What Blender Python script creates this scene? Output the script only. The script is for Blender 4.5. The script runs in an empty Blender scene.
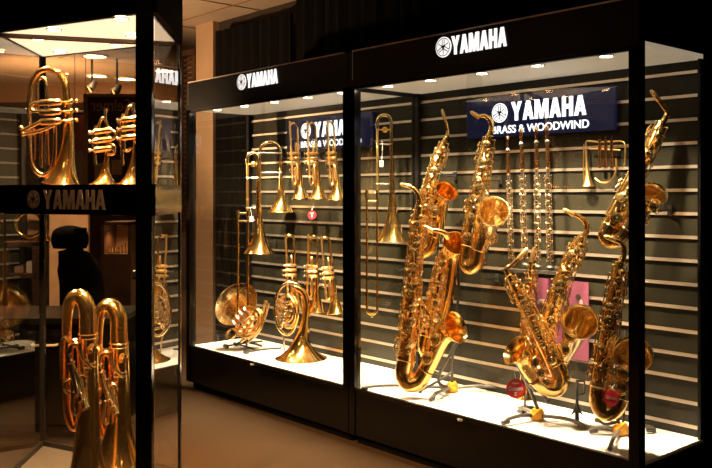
import bpy, bmesh, math, random
from mathutils import Vector, Matrix, Euler
random.seed(7)
PI = math.pi
COL = bpy.context.scene.collection
SC = bpy.context.scene
F = 843.0; CX = 356.0; HY = 194.0; EYE = 1.25

# ---------------------------------------------------------------- camera
cd = bpy.data.cameras.new('camera'); cam = bpy.data.objects.new('camera', cd); COL.objects.link(cam)
cam.location = (0, 0, EYE); cam.rotation_euler = (PI/2, 0, 0)
cd.sensor_width = 36.0; cd.sensor_fit = 'HORIZONTAL'; cd.lens = 36.0*F/712.0
cd.shift_y = -(234.0-HY)/712.0; cd.clip_start = 0.05; cd.clip_end = 100
SC.camera = cam
# ---------------------------------------------------------------- world, exposure
w = bpy.data.worlds.new('world'); SC.world = w; w.use_nodes = True
w.node_tree.nodes['Background'].inputs[0].default_value = (1.0, 0.62, 0.34, 1)
w.node_tree.nodes['Background'].inputs[1].default_value = 0.012
SC.view_settings.view_transform = 'Standard'; SC.view_settings.look = 'None'
SC.view_settings.exposure = 0.0; SC.view_settings.gamma = 1.0
SC.view_settings.use_curve_mapping = False
SC.cycles.max_bounces = 10; SC.cycles.transparent_max_bounces = 24; SC.cycles.glossy_bounces = 6
SC.cycles.use_denoising = True; SC.cycles.sample_clamp_indirect = 6.0
SC.cycles.caustics_reflective = False; SC.cycles.caustics_refractive = False

# strengths and colours of the lights of the place (watts, rgb)
CAB_W, CAB_RGB = 56.0, (1.0, 0.78, 0.50)
CASE_W, CASE_RGB = 24.0, (1.0, 0.56, 0.24)
ROOM_W, ROOM_RGB = 34.0, (1.0, 0.60, 0.32)

def area(name, loc, aim, size, watts, rgb):
    ld = bpy.data.lights.new(name, 'AREA'); ld.shape = 'DISK'; ld.size = size; ld.energy = watts; ld.color = rgb
    o = bpy.data.objects.new(name, ld); COL.objects.link(o); o.location = loc
    o.rotation_euler = (Vector(aim)-Vector(loc)).to_track_quat('-Z', 'Y').to_euler()
# unseen lights without fittings, added to brighten the column, ceiling and far shop
sl = bpy.data.lights.new('column_fill_light', 'SPOT'); sl.energy = 150; sl.color = (1.0, 0.62, 0.32); sl.spot_size = 1.5; sl.spot_blend = 0.8; sl.shadow_soft_size = 0.03
so = bpy.data.objects.new('column_fill_light', sl); COL.objects.link(so); so.location = (-2.35, 5.3, 1.5)
so.rotation_euler = (Vector((-0.9, 6.1, 2.1))-Vector((-2.35, 5.3, 1.5))).to_track_quat('-Z', 'Y').to_euler()
area('far_shop_fill', (-3.2, 8.6, 1.9), (-3.2, 9.2, 2.6), 0.8, 30, (1.0, 0.55, 0.26))

# ---------------------------------------------------------------- geometry of the cabinets
P0 = Vector((1.023, 3.037)); U = Vector((-0.662, 0.749)).normalized(); V = Vector((0.749, 0.662)).normalized()
W1 = 1.594; W2 = 3.187; DEP = 0.485
DECK = 0.274; FTOP = 1.965; FBOT = 1.787

def fp(t, d, z):                       # along the cabinet fronts, depth behind them, height
    p = P0 + U*t + V*d
    return Vector((p.x, p.y, z))
def tpx(px, d=0.0):                    # where a sight line at px crosses the plane at depth d
    k = (px-CX)/F; q = P0 + V*d
    return (q.x - k*q.y)/(k*U.y - U.x)
def Yat(px, d):
    return fp(tpx(px, d), d, 0).y
def on(px, py, d):                     # point on the plane at depth d
    t = tpx(px, d); y = fp(t, d, 0).y
    return fp(t, d, EYE + (HY-py)*y/F)
def G(Y):                              # a plane facing the viewer at distance Y
    def f(px, py, dy=0.0):
        y = Y+dy
        return Vector(((px-CX)/F*y, y, EYE+(HY-py)*y/F))
    return f

# ---------------------------------------------------------------- materials
def mat(name, col, rough=0.5, metal=0.0, emit=None, es=0.0, noise=None, bump=0.0, nscale=40, spec=0.5, coat=0.0):
    m = bpy.data.materials.new(name); m.use_nodes = True
    nt = m.node_tree; b = nt.nodes['Principled BSDF']
    b.inputs['Base Color'].default_value = (*col, 1); b.inputs['Roughness'].default_value = rough
    b.inputs['Metallic'].default_value = metal; b.inputs['Specular IOR Level'].default_value = spec
    b.inputs['Coat Weight'].default_value = coat
    if emit: b.inputs['Emission Color'].default_value = (*emit, 1); b.inputs['Emission Strength'].default_value = es
    if noise or bump:
        tc = nt.nodes.new('ShaderNodeTexCoord'); n = nt.nodes.new('ShaderNodeTexNoise')
        n.inputs['Scale'].default_value = nscale; n.inputs['Detail'].default_value = 4
        nt.links.new(tc.outputs['Object'], n.inputs['Vector'])
        if noise:
            r = nt.nodes.new('ShaderNodeValToRGB')
            r.color_ramp.elements[0].position = 0.35; r.color_ramp.elements[1].position = 0.65
            r.color_ramp.elements[0].color = (*noise, 1); r.color_ramp.elements[1].color = (*col, 1)
            nt.links.new(n.outputs['Fac'], r.inputs['Fac']); nt.links.new(r.outputs['Color'], b.inputs['Base Color'])
        if bump:
            bp = nt.nodes.new('ShaderNodeBump'); bp.inputs['Strength'].default_value = bump; bp.inputs['Distance'].default_value = 0.003
            nt.links.new(n.outputs['Fac'], bp.inputs['Height']); nt.links.new(bp.outputs['Normal'], b.inputs['Normal'])
    return m
def glass_mat(name, tint, power=1.0, base=0.05):
    m = bpy.data.materials.new(name); m.use_nodes = True; nt = m.node_tree
    for n in list(nt.nodes): nt.nodes.remove(n)
    out = nt.nodes.new('ShaderNodeOutputMaterial'); mix = nt.nodes.new('ShaderNodeMixShader')
    tr = nt.nodes.new('ShaderNodeBsdfTransparent'); gl = nt.nodes.new('ShaderNodeBsdfGlossy')
    tr.inputs[0].default_value = (*tint, 1); gl.inputs['Roughness'].default_value = 0.0; gl.inputs[0].default_value = (1, 1, 1, 1)
    fr = nt.nodes.new('ShaderNodeFresnel'); fr.inputs['IOR'].default_value = 1.52
    geo = nt.nodes.new('ShaderNodeNewGeometry'); inv = nt.nodes.new('ShaderNodeMath'); inv.operation = 'SUBTRACT'; inv.inputs[0].default_value = 1.0
    mul = nt.nodes.new('ShaderNodeMath'); mul.operation = 'MULTIPLY'
    m2 = nt.nodes.new('ShaderNodeMath'); m2.operation = 'MULTIPLY'; m2.inputs[1].default_value = power; m2.use_clamp = True
    nt.links.new(geo.outputs['Backfacing'], inv.inputs[1]); nt.links.new(fr.outputs[0], m2.inputs[0])
    nt.links.new(m2.outputs[0], mul.inputs[0]); nt.links.new(inv.outputs[0], mul.inputs[1])
    nt.links.new(mul.outputs[0], mix.inputs[0]); nt.links.new(tr.outputs[0], mix.inputs[1]); nt.links.new(gl.outputs[0], mix.inputs[2])
    nt.links.new(mix.outputs[0], out.inputs[0])
    return m
M = {
 'brass': mat('gold lacquer brass', (1.0, 0.66, 0.23), 0.14, 1.0),
 'brass2': mat('satin gold brass', (0.96, 0.62, 0.23), 0.28, 1.0),
 'keys': mat('polished gold keywork', (1.0, 0.74, 0.33), 0.18, 1.0),
 'rose': mat('rose brass', (0.90, 0.48, 0.20), 0.17, 1.0),
 'silver': mat('silver plate', (0.86, 0.80, 0.72), 0.2, 1.0),
 'pale': mat('pale champagne brass', (1.0, 0.79, 0.45), 0.14, 1.0),
 'black': mat('black satin board', (0.004, 0.0035, 0.0035), 0.4, spec=0.3),
 'gloss': mat('black gloss laminate', (0.003, 0.0027, 0.0027), 0.15, spec=0.3),
 'matte': mat('matt black', (0.003, 0.0027, 0.0027), 0.9, spec=0.05),
 'rubber': mat('black rubber and paint', (0.03, 0.027, 0.024), 0.45),
 'standgrey': mat('dark grey painted steel', (0.10, 0.09, 0.08), 0.4),
 'yellow': mat('yellow plastic joint', (0.90, 0.42, 0.03), 0.4),
 'deck': mat('white display deck', (0.86, 0.82, 0.76), 0.45),
 'soffit': mat('cream cabinet ceiling with added glow', (0.86, 0.78, 0.66), 0.6, emit=(1.0, 0.80, 0.55), es=0.28),  # faint emission stands in for light bounced up from the deck
 'litceil': mat('cream showcase ceiling with added glow', (0.78, 0.66, 0.5), 0.6, emit=(1.0, 0.76, 0.50), es=1.5),  # emission added across the whole panel to make the showcase ceiling bright
 'slat': mat('charcoal slatwall', (0.022, 0.019, 0.012), 0.38, noise=(0.017, 0.015, 0.009), nscale=8, spec=0.25),
 'rail': mat('aluminium slat insert', (0.85, 0.76, 0.68), 0.38, 1.0),
 'trim': mat('thin metal edging', (0.85, 0.74, 0.62), 0.45),
 'glass': glass_mat('clear cabinet glass', (0.97, 0.975, 0.96), 1.3),
 'partition': glass_mat('partition glass', (0.95, 0.95, 0.93), 1.4),
 'caseglass': glass_mat('clear showcase glass', (0.97, 0.96, 0.93), 1.5),
 'lit': mat('backlit white acrylic', (0.9, 0.9, 0.9), 0.4, emit=(1.0, 0.95, 0.90), es=1.25),
 'litsign': mat('backlit white sign face', (0.9, 0.9, 0.9), 0.4, emit=(0.95, 0.96, 1.0), es=1.7),
 'mark': mat('dark emblem lines', (0.03, 0.02, 0.02), 0.6),
 'navy': mat('navy sign panel', (0.010, 0.012, 0.035), 0.2, emit=(0.02, 0.025, 0.09), es=0.25),
 'tan': mat('tan metal lettering', (0.80, 0.64, 0.47), 0.5, noise=(0.72, 0.56, 0.40), nscale=30),
 'lamp': mat('glowing lamp diffuser', (1, 1, 1), 0.5, emit=(1.0, 0.80, 0.52), es=40),
 'lamp2': mat('glowing warm lamp diffuser', (1, 1, 1), 0.5, emit=(1.0, 0.62, 0.30), es=40),
 'red': mat('red card tag', (0.62, 0.02, 0.03), 0.5),
 'white': mat('white card', (0.85, 0.82, 0.76), 0.5),
 'pink': mat('pink poster print', (0.16, 0.035, 0.07), 0.6, noise=(0.13, 0.028, 0.06), nscale=6),
 'cream': mat('pale poster print', (0.42, 0.28, 0.22), 0.6),
 'hair': mat('black poster print', (0.02, 0.012, 0.012), 0.5),
 'carpet': mat('brown carpet', (0.040, 0.023, 0.010), 0.95, noise=(0.024, 0.013, 0.006), bump=0.6, nscale=160, spec=0.15),
 'wallbeige': mat('beige painted column', (0.55, 0.36, 0.22), 0.8, noise=(0.50, 0.33, 0.20), nscale=5),
 'walldark': mat('dark brown wall', (0.035, 0.02, 0.013), 0.8, noise=(0.028, 0.016, 0.01), nscale=3),
 'ceil': mat('beige ceiling board', (0.55, 0.42, 0.30), 0.85, noise=(0.50, 0.38, 0.27), nscale=4),
 'soffitbrown': mat('brown bulkhead', (0.30, 0.17, 0.09), 0.8, noise=(0.25, 0.14, 0.07), nscale=3),
 'drape': mat('black drape', (0.004, 0.0033, 0.003), 0.95, spec=0.1),
 'wood': mat('dark brown wood', (0.09, 0.04, 0.02), 0.45, noise=(0.06, 0.028, 0.014), nscale=12),
 'warmpanel': mat('warm lit paper panel', (0.75, 0.50, 0.30), 0.7, noise=(0.62, 0.40, 0.22), nscale=9),
 'mauve': mat('mauve panel', (0.40, 0.16, 0.14), 0.7),
}

# ---------------------------------------------------------------- mesh helpers
def build(name, bm, m, parent=None, origin=None, smooth=True, label=None):
    me = bpy.data.meshes.new(name)
    bmesh.ops.recalc_face_normals(bm, faces=bm.faces)
    if origin is not None: bmesh.ops.translate(bm, verts=bm.verts, vec=-Vector(origin))
    bm.to_mesh(me); bm.free()
    o = bpy.data.objects.new(name, me); COL.objects.link(o)
    me.materials.append(m)
    if smooth:
        for p in me.polygons: p.use_smooth = True
        try: me.set_sharp_from_angle(angle=math.radians(40))
        except Exception: pass
    if parent: o.parent = parent
    elif origin is not None: o.location = origin
    if label: o['label'] = label
    return o
def tag(o, label, cat, group=None):
    o['label'] = label; o['category'] = cat
    if group: o['group'] = group
    return o
def structure(o): o['kind'] = 'structure'; return o
def root(name, loc, label, cat, group=None):
    o = bpy.data.objects.new(name, None); COL.objects.link(o); o.location = loc; o.empty_display_size = 0.05
    return tag(o, label, cat, group)
class Kit:                              # a thing whose part meshes are given in world points
    def __init__(s, name, loc, label, cat, group=None):
        s.o = Vector(loc); s.root = root(name, loc, label, cat, group)
    def add(s, name, bm, m, parent=None, smooth=True, label=None):
        return build(name, bm, m, parent or s.root, s.o, smooth, label)

def quad_box(bm, a, b, c, d, h):        # a prism over four ground points
    lo = [bm.verts.new(p) for p in (a, b, c, d)]; hi = [bm.verts.new(Vector(p)+Vector(h)) for p in (a, b, c, d)]
    bm.faces.new(lo); bm.faces.new(hi[::-1])
    for i in range(4): bm.faces.new((lo[i], hi[i], hi[(i+1) % 4], lo[(i+1) % 4]))
def cbox(bm, t0, t1, d0, d1, z0, z1):   # box in cabinet directions
    quad_box(bm, fp(t0, d0, z0), fp(t1, d0, z0), fp(t1, d1, z0), fp(t0, d1, z0), (0, 0, z1-z0))
def box(bm, x0, x1, y0, y1, z0, z1):
    quad_box(bm, (x0, y0, z0), (x1, y0, z0), (x1, y1, z0), (x0, y1, z0), (0, 0, z1-z0))
def bar(bm, p, q, wd, ht, up=Vector((0, 0, 1))):
    p = Vector(p); q = Vector(q); d = (q-p).normalized()
    s = d.cross(up)
    if s.length < 1e-4: s = d.cross(Vector((1, 0, 0)))
    s.normalize(); n = s.cross(d).normalized()
    r = [p+s*a*wd/2+n*b*ht/2 for a, b in ((-1, -1), (1, -1), (1, 1), (-1, 1))]
    quad_box(bm, *r, q-p)
def catmull(pts, n=6):                  # smooth a list of (Vector, radius)
    out = []; P = [pts[0]]+list(pts)+[pts[-1]]
    for i in range(1, len(P)-2):
        for k in range(n):
            t = k/n; v = []
            for c in range(2):
                a, b, e, f = P[i-1][c], P[i][c], P[i+1][c], P[i+2][c]
                v.append(0.5*((2*b)+(e-a)*t+(2*a-5*b+4*e-f)*t*t+(3*b-a-3*e+f)*t**3))
            out.append((v[0], max(v[1], 0.0004)))
    out.append(pts[-1]); return out
def sweep(bm, pr, seg=12, inner=None, wall=0.0012, cap=True):
    P = [Vector(p) for p, r in pr]; R = [r for p, r in pr]; n = len(P)
    T = []
    for i in range(n):
        a = P[max(i-1, 0)]; b = P[min(i+1, n-1)]; t = (b-a)
        T.append(t.normalized() if t.length > 1e-9 else (T[-1] if T else Vector((0, 0, 1))))
    x = T[0].cross(Vector((0, 1, 0.13)))
    if x.length < 0.1: x = T[0].cross(Vector((1, 0, 0)))
    x.normalize(); fr = []
    for i in range(n):
        if i:
            x = x - T[i]*x.dot(T[i])
            x = x.normalized() if x.length > 1e-6 else T[i].orthogonal().normalized()
        fr.append((x.copy(), T[i].cross(x)))
    def ring(i, r): return [bm.verts.new(P[i]+fr[i][0]*math.cos(2*PI*k/seg)*r+fr[i][1]*math.sin(2*PI*k/seg)*r) for k in range(seg)]
    rings = [ring(i, R[i]) for i in range(n)]
    if inner is not None:
        for i in range(n-1, inner-1, -1): rings.append(ring(i, max(R[i]-wall, 0.0004)))
    for a, b in zip(rings, rings[1:]):
        for k in range(seg): bm.faces.new((a[k], a[(k+1) % seg], b[(k+1) % seg], b[k]))
    if cap:
        bm.faces.new(rings[0][::-1]); bm.faces.new(rings[-1])
def tube(bm, pts, r, seg=10, n=5, smooth=True):
    pr = [(Vector(p), r) if not isinstance(p, tuple) or len(p) == 3 and not isinstance(p[0], Vector) else (p[0], p[1]) for p in pts]
    sweep(bm, catmull(pr, n) if smooth and len(pr) > 2 else pr, seg)
def disc(bm, c, axis, r, h, seg=14, dome=0.0):
    a = Vector(axis).normalized(); c = Vector(c)
    pr = [(c, r*0.92), (c+a*h*0.15, r), (c+a*h*0.8, r), (c+a*h, r*0.88)]
    if dome: pr.append((c+a*(h+dome), r*0.3))
    sweep(bm, pr, seg)
def ball(bm, c, r, seg=8):
    bmesh.ops.create_uvsphere(bm, u_segments=seg, v_segments=max(4, seg//2+1), radius=r, matrix=Matrix.Translation(c))
def ring(bm, c, axis, R, r, seg=24):
    a = Vector(axis).normalized(); x = a.orthogonal().normalized(); y = a.cross(x); n = seg; ms = 6
    vs = []
    for i in range(n):
        th = 2*PI*i/n; dr = x*math.cos(th)+y*math.sin(th)
        vs.append([bm.verts.new(Vector(c)+dr*(R+r*math.cos(2*PI*k/ms))+a*r*math.sin(2*PI*k/ms)) for k in range(ms)])
    for i in range(n):
        for k in range(ms): bm.faces.new((vs[i][k], vs[(i+1) % n][k], vs[(i+1) % n][(k+1) % ms], vs[i][(k+1) % ms]))
def flare(pts, r0, r1, k=7, lin=0.35, n=8):      # path with a bell profile
    pr = catmull([(Vector(p), 0.01) for p in pts], n); L = [0]
    for a, b in zip(pr, pr[1:]): L.append(L[-1]+(b[0]-a[0]).length)
    out = []
    # finer steps near the rim
    for i in range(25):
        s = 1-(1-i/24)**1.6; d = s*L[-1]
        j = max(0, min(len(L)-2, next((q for q in range(len(L)-1) if L[q+1] >= d), len(L)-2)))
        f = (d-L[j])/max(L[j+1]-L[j], 1e-9)
        out.append((pr[j][0].lerp(pr[j+1][0], f), r0+(r1-r0)*(lin*s+(1-lin)*s**k)))
    return out
def bell(bm, pts, r0, r1, k=7, lin=0.35, seg=28):
    pr = flare(pts, r0, r1, k, lin); d = (pr[-1][0]-pr[-2][0]).normalized()
    sweep(bm, pr, seg, inner=6, wall=0.0015)
    ring(bm, pr[-1][0], d, r1, 0.0018, seg)

# ---------------------------------------------------------------- lettering
GLY = {
 'Y': (0.80, [[(0, 1), (0.27, 1), (0.40, 0.62), (0.53, 1), (0.80, 1), (0.52, 0.40), (0.52, 0), (0.28, 0), (0.28, 0.40)]]),
 'A': (0.80, [[(0, 0), (0.25, 0), (0.30, 0.20), (0.40, 0.20), (0.40, 0.38), (0.335, 0.38), (0.40, 0.74), (0.40, 1), (0.27, 1)],
               [(0.40, 0.20), (0.50, 0.20), (0.55, 0), (0.80, 0), (0.53, 1), (0.40, 1), (0.40, 0.74), (0.465, 0.38), (0.40, 0.38)]]),
 'M': (0.98, [[(0, 0), (0.23, 0), (0.23, 0.62), (0.39, 0), (0.59, 0), (0.75, 0.62), (0.75, 0), (0.98, 0), (0.98, 1), (0.66, 1), (0.49, 0.42), (0.32, 1), (0, 1)]]),
 'H': (0.74, [[(0, 0), (0.25, 0), (0.25, 0.39), (0.49, 0.39), (0.49, 0), (0.74, 0), (0.74, 1), (0.49, 1), (0.49, 0.62), (0.25, 0.62), (0.25, 1), (0, 1)]]),
}
def word(bm, s, O, X, Z, width, height, N, th=0.004, gap=0.085):
    tot = sum(GLY[c][0] for c in s)+gap*(len(s)-1); k = width/tot; x = 0
    X = Vector(X).normalized(); Z = Vector(Z).normalized(); N = Vector(N).normalized()
    for c in s:
        wd, polys = GLY[c]
        for pl in polys:
            vs = [bm.verts.new(Vector(O)+X*(x+p[0])*k+Z*p[1]*height) for p in pl]
            f = bm.faces.new(vs)
            r = bmesh.ops.extrude_face_region(bm, geom=[f])
            bmesh.ops.translate(bm, verts=[v for v in r['geom'] if isinstance(v, bmesh.types.BMVert)], vec=N*th)
        x += wd+gap
def emblem(bmw, bmd, C, X, Z, r, N, th=0.004):
    X = Vector(X).normalized(); Z = Vector(Z).normalized(); N = Vector(N).normalized(); C = Vector(C)
    sweep(bmw, [(C, r), (C+N*th, r)], 32)
    c2 = C+N*(th+0.0005); ring(bmd, c2, N, r*0.86, r*0.045, 32)
    for a in (90, 210, 330):
        a = math.radians(a); d = X*math.cos(a)+Z*math.sin(a); s = X*-math.sin(a)+Z*math.cos(a); wq = r*0.10
        bar(bmd, c2-d*r*0.74, c2+d*r*0.05, wq, 0.0012, N)
        for g in (-1, 1):
            bar(bmd, c2+d*r*0.05, c2+d*r*0.20+s*g*r*0.13, wq, 0.0012, N)
            bar(bmd, c2+d*r*0.19+s*g*r*0.13, c2+d*r*0.76+s*g*r*0.13, wq, 0.0012, N)
def text_bm(s, O, X, Z, width, height, th=0.002, bold=0.03, mirror=False):
    cu = bpy.data.curves.new('txt', 'FONT'); cu.body = s; cu.offset = bold; cu.extrude = 0.01; cu.size = 1
    ob = bpy.data.objects.new('txt', cu); COL.objects.link(ob); bpy.context.view_layer.update()
    me = bpy.data.meshes.new_from_object(ob.evaluated_get(bpy.context.evaluated_depsgraph_get()))
    bpy.data.objects.remove(ob); bm = bmesh.new(); bm.from_mesh(me); bpy.data.meshes.remove(me)
    xs = [v.co.x for v in bm.verts]; ys = [v.co.y for v in bm.verts]
    x0, x1, y0, y1 = min(xs), max(xs), min(ys), max(ys)
    X = Vector(X).normalized(); Z = Vector(Z).normalized(); N = X.cross(Z)
    for v in bm.verts:
        fx = (v.co.x-x0)/(x1-x0); fx = 1-fx if mirror else fx
        fy = (v.co.y-y0)/(y1-y0)
        v.co = Vector(O)+X*fx*width+Z*fy*height+N*(v.co.z/0.01+1)*th/2
    return bm
NF = -Vector((V.x, V.y, 0))             # towards the viewer, out of the cabinet fronts
UX = -Vector((U.x, U.y, 0))             # reading direction along the fronts
ZZ = Vector((0, 0, 1))

# ================================================================ the room
TW = 4.35; CH = 2.6; DW = 0.80
bm = bmesh.new(); box(bm, -9, 5, -1.5, 13, -0.1, 0); structure(build('floor', bm, M['carpet'], smooth=False))
bm = bmesh.new()
box(bm, -9, 5, -1.5, 13, CH, CH+0.1)
structure(build('ceiling', bm, M['ceil'], smooth=False))
bm = bmesh.new()
for i in range(9):                       # ceiling seams
    t = -1+i*0.9
    bar(bm, fp(t, -3.2, CH-0.002), fp(t, DW-0.01, CH-0.002), 0.012, 0.008)
for i in range(5):
    bar(bm, fp(-1, DW-0.25-0.6*i, CH-0.002), fp(6.6, DW-0.25-0.6*i, CH-0.002), 0.012, 0.008)
structure(build('trim_1', bm, M['soffitbrown'], smooth=False))
bm = bmesh.new(); cbox(bm, -2.2, TW, DW, DW+0.12, 0, CH); structure(build('wall_back', bm, M['walldark'], smooth=False))
bm = bmesh.new(); box(bm, -9, 2, 11.0, 11.15, 0, CH); structure(build('wall_far', bm, M['walldark'], smooth=False))
bm = bmesh.new(); box(bm, -9, -8.85, -1.5, 11, 0, CH); structure(build('wall_left', bm, M['walldark'], smooth=False))
bm = bmesh.new(); box(bm, -8.8, 1.2, 10.2, 11, 2.36, CH); structure(build('trim_2', bm, M['soffitbrown'], smooth=False))
# beige pilaster behind the left cabinet
bm = bmesh.new(); cbox(bm, tpx(213, DW-0.06), tpx(196, DW-0.06), DW-0.06, DW, 0, CH)
structure(build('trim_3', bm, M['wallbeige'], smooth=False))
# black drape over the back wall above the cabinets
def drape(t0, t1, z0, z1, d, label):
    bm = bmesh.new(); n = int((t1-t0)/0.035); rows = []
    for i in range(n+1):
        t = t0+(t1-t0)*i/n; dd = d+0.012*math.sin(i*1.9)+0.006*math.sin(i*0.7)
        rows.append([bm.verts.new(fp(t, dd+e, z)) for e, z in ((0, z0), (0, z1), (0.02, z1), (0.02, z0))])
    for a, b in zip(rows, rows[1:]):
        for k in range(4): bm.faces.new((a[k], b[k], b[(k+1) % 4], a[(k+1) % 4]))
    bm.faces.new(rows[0]); bm.faces.new(rows[-1][::-1])
    return tag(build('black_drape', bm, M['drape'], origin=fp((t0+t1)/2, d, z0)), label, 'curtain')
drape(-1.2, tpx(292, 0.66), 0.05, CH-0.02, 0.70, 'wide black drape behind and above the two lit cabinets, right part')
drape(tpx(292, 0.66)+0.02, tpx(213, 0.66)-0.02, 0.05, CH-0.12, 0.66, 'narrower black drape hanging just right of the beige column')
# dark slatted shutter left of the pilaster
k = Kit('slatted_shutter', fp(tpx(189, 0.75), 0.75, 0.9), 'dark slatted shutter on the wall left of the beige column', 'shutter')
ta, tb = tpx(194.5, 0.75), tpx(182, 0.75)
bm = bmesh.new()
for t in (ta, tb): cbox(bm, t-0.02, t+0.02, 0.74, 0.79, 0.9, 2.42)
for z in (0.9, 2.38): cbox(bm, ta, tb, 0.74, 0.79, z, z+0.04)
k.add('frame', bm, M['wood'], smooth=False)
bm = bmesh.new()
for i in range(34): cbox(bm, ta+0.02, tb-0.02, 0.755, 0.775, 0.95+i*0.042, 0.975+i*0.042)
k.add('louvres', bm, M['wood'], smooth=False)

# ================================================================ cabinets
def cabinet(t0, t1, label, sidepart):
    k = Kit('display_cabinet', fp((t0+t1)/2, DEP/2, 0), label, 'display cabinet', 'black glass fronted display cabinets')
    pw = 0.042
    bm = bmesh.new(); cbox(bm, t0, t1, 0.0, DEP+0.03, 0.05, DECK-0.012); k.add('plinth', bm, M['gloss'], smooth=False)
    bm = bmesh.new(); cbox(bm, t0+0.02, t1-0.02, 0.035, DEP, 0.0, 0.05); k.add('toe_kick', bm, M['matte'], smooth=False)
    bm = bmesh.new(); cbox(bm, t0+0.004, t1-0.004, 0.012, DEP, DECK-0.012, DECK); k.add('deck', bm, M['deck'], smooth=False)
    bm = bmesh.new(); cbox(bm, t0, t1, DEP, DEP+0.03, DECK-0.012, FTOP); k.add('back_panel', bm, M['slat'], smooth=False)
    bm = bmesh.new()
    for i in range(16):
        z = 1.742-i*0.0952
        cbox(bm, t0+0.014, t1-0.03, DEP-0.004, DEP+0.001, z-0.007, z+0.006)
        cbox(bm, t0+0.014, t1-0.03, DEP-0.009, DEP-0.004, z-0.007, z-0.003)
    k.add('slat_rails', bm, M['rail'], smooth=False)
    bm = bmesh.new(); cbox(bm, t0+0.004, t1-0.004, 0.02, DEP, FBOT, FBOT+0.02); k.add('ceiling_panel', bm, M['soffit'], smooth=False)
    bm = bmesh.new(); cbox(bm, t0, t1, 0.0, DEP+0.03, FBOT+0.02, FTOP)
    cbox(bm, t0, t1, -0.008, 0.018, FBOT, FTOP-0.004)
    f = k.add('fascia', bm, M['black'], smooth=False)
    bm = bmesh.new()
    bar(bm, fp(t0+0.03, -0.009, FTOP-0.003), fp(t1-0.03, -0.009, FTOP-0.003), 0.005, 0.006)
    bar(bm, fp(t1-0.03, -0.009, FTOP-0.003), fp(t1-0.03, -0.009, FBOT+0.03), 0.004, 0.004)
    k.add('edge_trim', bm, M['trim'], f, smooth=False)
    for a in (t0, t1-pw):
        bm = bmesh.new(); cbox(bm, a, a+pw, -0.006, 0.036, 0.05, FTOP); k.add('post', bm, M['gloss'], smooth=False)
    for a, b in ((t0, t0+0.012), (t1-0.03, t1)):
        bm = bmesh.new(); cbox(bm, a, b, DEP-0.03, DEP, DECK, FBOT); k.add('rear_post', bm, M['black'], smooth=False)
    for z0, z1, dd in ((DECK-0.012, DECK+0.006, 0), (FBOT-0.014, FBOT, 0)):
        bm = bmesh.new(); cbox(bm, t0+pw, t1-pw, 0.0, 0.022, z0, z1); k.add('door_track', bm, M['black'], smooth=False)
    return k
K1 = cabinet(0.0, W1-0.003, 'right display cabinet of saxophones and flutes, nearest the viewer', None)
K2 = cabinet(W1+0.003, W2, 'left display cabinet of trumpets, trombones and French horns', None)
def pane(k, name, t0, t1, d, z0=DECK+0.002, z1=FBOT-0.002, m='glass'):
    bm = bmesh.new(); cbox(bm, t0, t1, d, d+0.006, z0, z1); return k.add(name, bm, M[m], smooth=False)
pane(K1, 'glass_door', 0.042, tpx(466, 0), 0.004); pane(K1, 'glass_door', tpx(479.5, 0), W1-0.045, 0.013)
pane(K2, 'glass_door', W1+0.045, tpx(261, 0), 0.004); pane(K2, 'glass_door', tpx(263, 0), W2-0.042, 0.013)
for k, t, z1 in ((K1, 0.004, FBOT), (K2, W2-0.01, FBOT)):
    bm = bmesh.new(); cbox(bm, t, t+0.006, 0.036, DEP-0.03, DECK, z1); k.add('side_glass', bm, M['glass'], smooth=False)
bm = bmesh.new(); cbox(bm, W1-0.012, W1-0.006, 0.036, DEP-0.03, DECK, FBOT-0.02); K1.add('side_glass', bm, M['partition'], smooth=False)
bm = bmesh.new(); cbox(bm, W1-0.02, W1-0.003, 0.02, DEP, FBOT-0.02, FBOT); K1.add('top_rail', bm, M['black'], smooth=False)
# small latches on the bottom track
for k, px in ((K1, 460), (K2, 252)):
    bm = bmesh.new(); c = fp(tpx(px, -0.004), -0.004, DECK-0.008)
    bar(bm, c-UX*0.014, c+UX*0.014, 0.006, 0.008); disc(bm, c, NF, 0.006, 0.01); k.add('door_lock', bm, M['trim'])
# fascia lettering
def fascia_sign(k, pxe, pxa, pxb, zc, h, r):
    te = tpx(pxe, -0.008); ta = tpx(pxa, -0.008); tb = tpx(pxb, -0.008)
    bm = bmesh.new(); O = fp(ta, -0.009, zc-h/2); word(bm, 'YAMAHA', O, UX, ZZ, ta-tb, h, NF)
    L = k.add('lettering', bm, M['lit'], smooth=False, label='backlit white YAMAHA lettering on the fascia')
    b1 = bmesh.new(); b2 = bmesh.new(); emblem(b1, b2, fp(te, -0.009, zc), UX, ZZ, r, NF)
    E = k.add('emblem', b1, M['lit'], label='round white emblem of three crossed tuning forks'); k.add('emblem_lines', b2, M['mark'], E, smooth=False)
y = Yat(445, 0); fascia_sign(K1, 444, 452, 507, EYE+(HY-47.5)*y/F-0.0, 0.081, 0.045)
y = Yat(242, 0); fascia_sign(K2, 242, 247.3, 278, EYE+(HY-82.5)*y/F, 0.081, 0.045)

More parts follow.
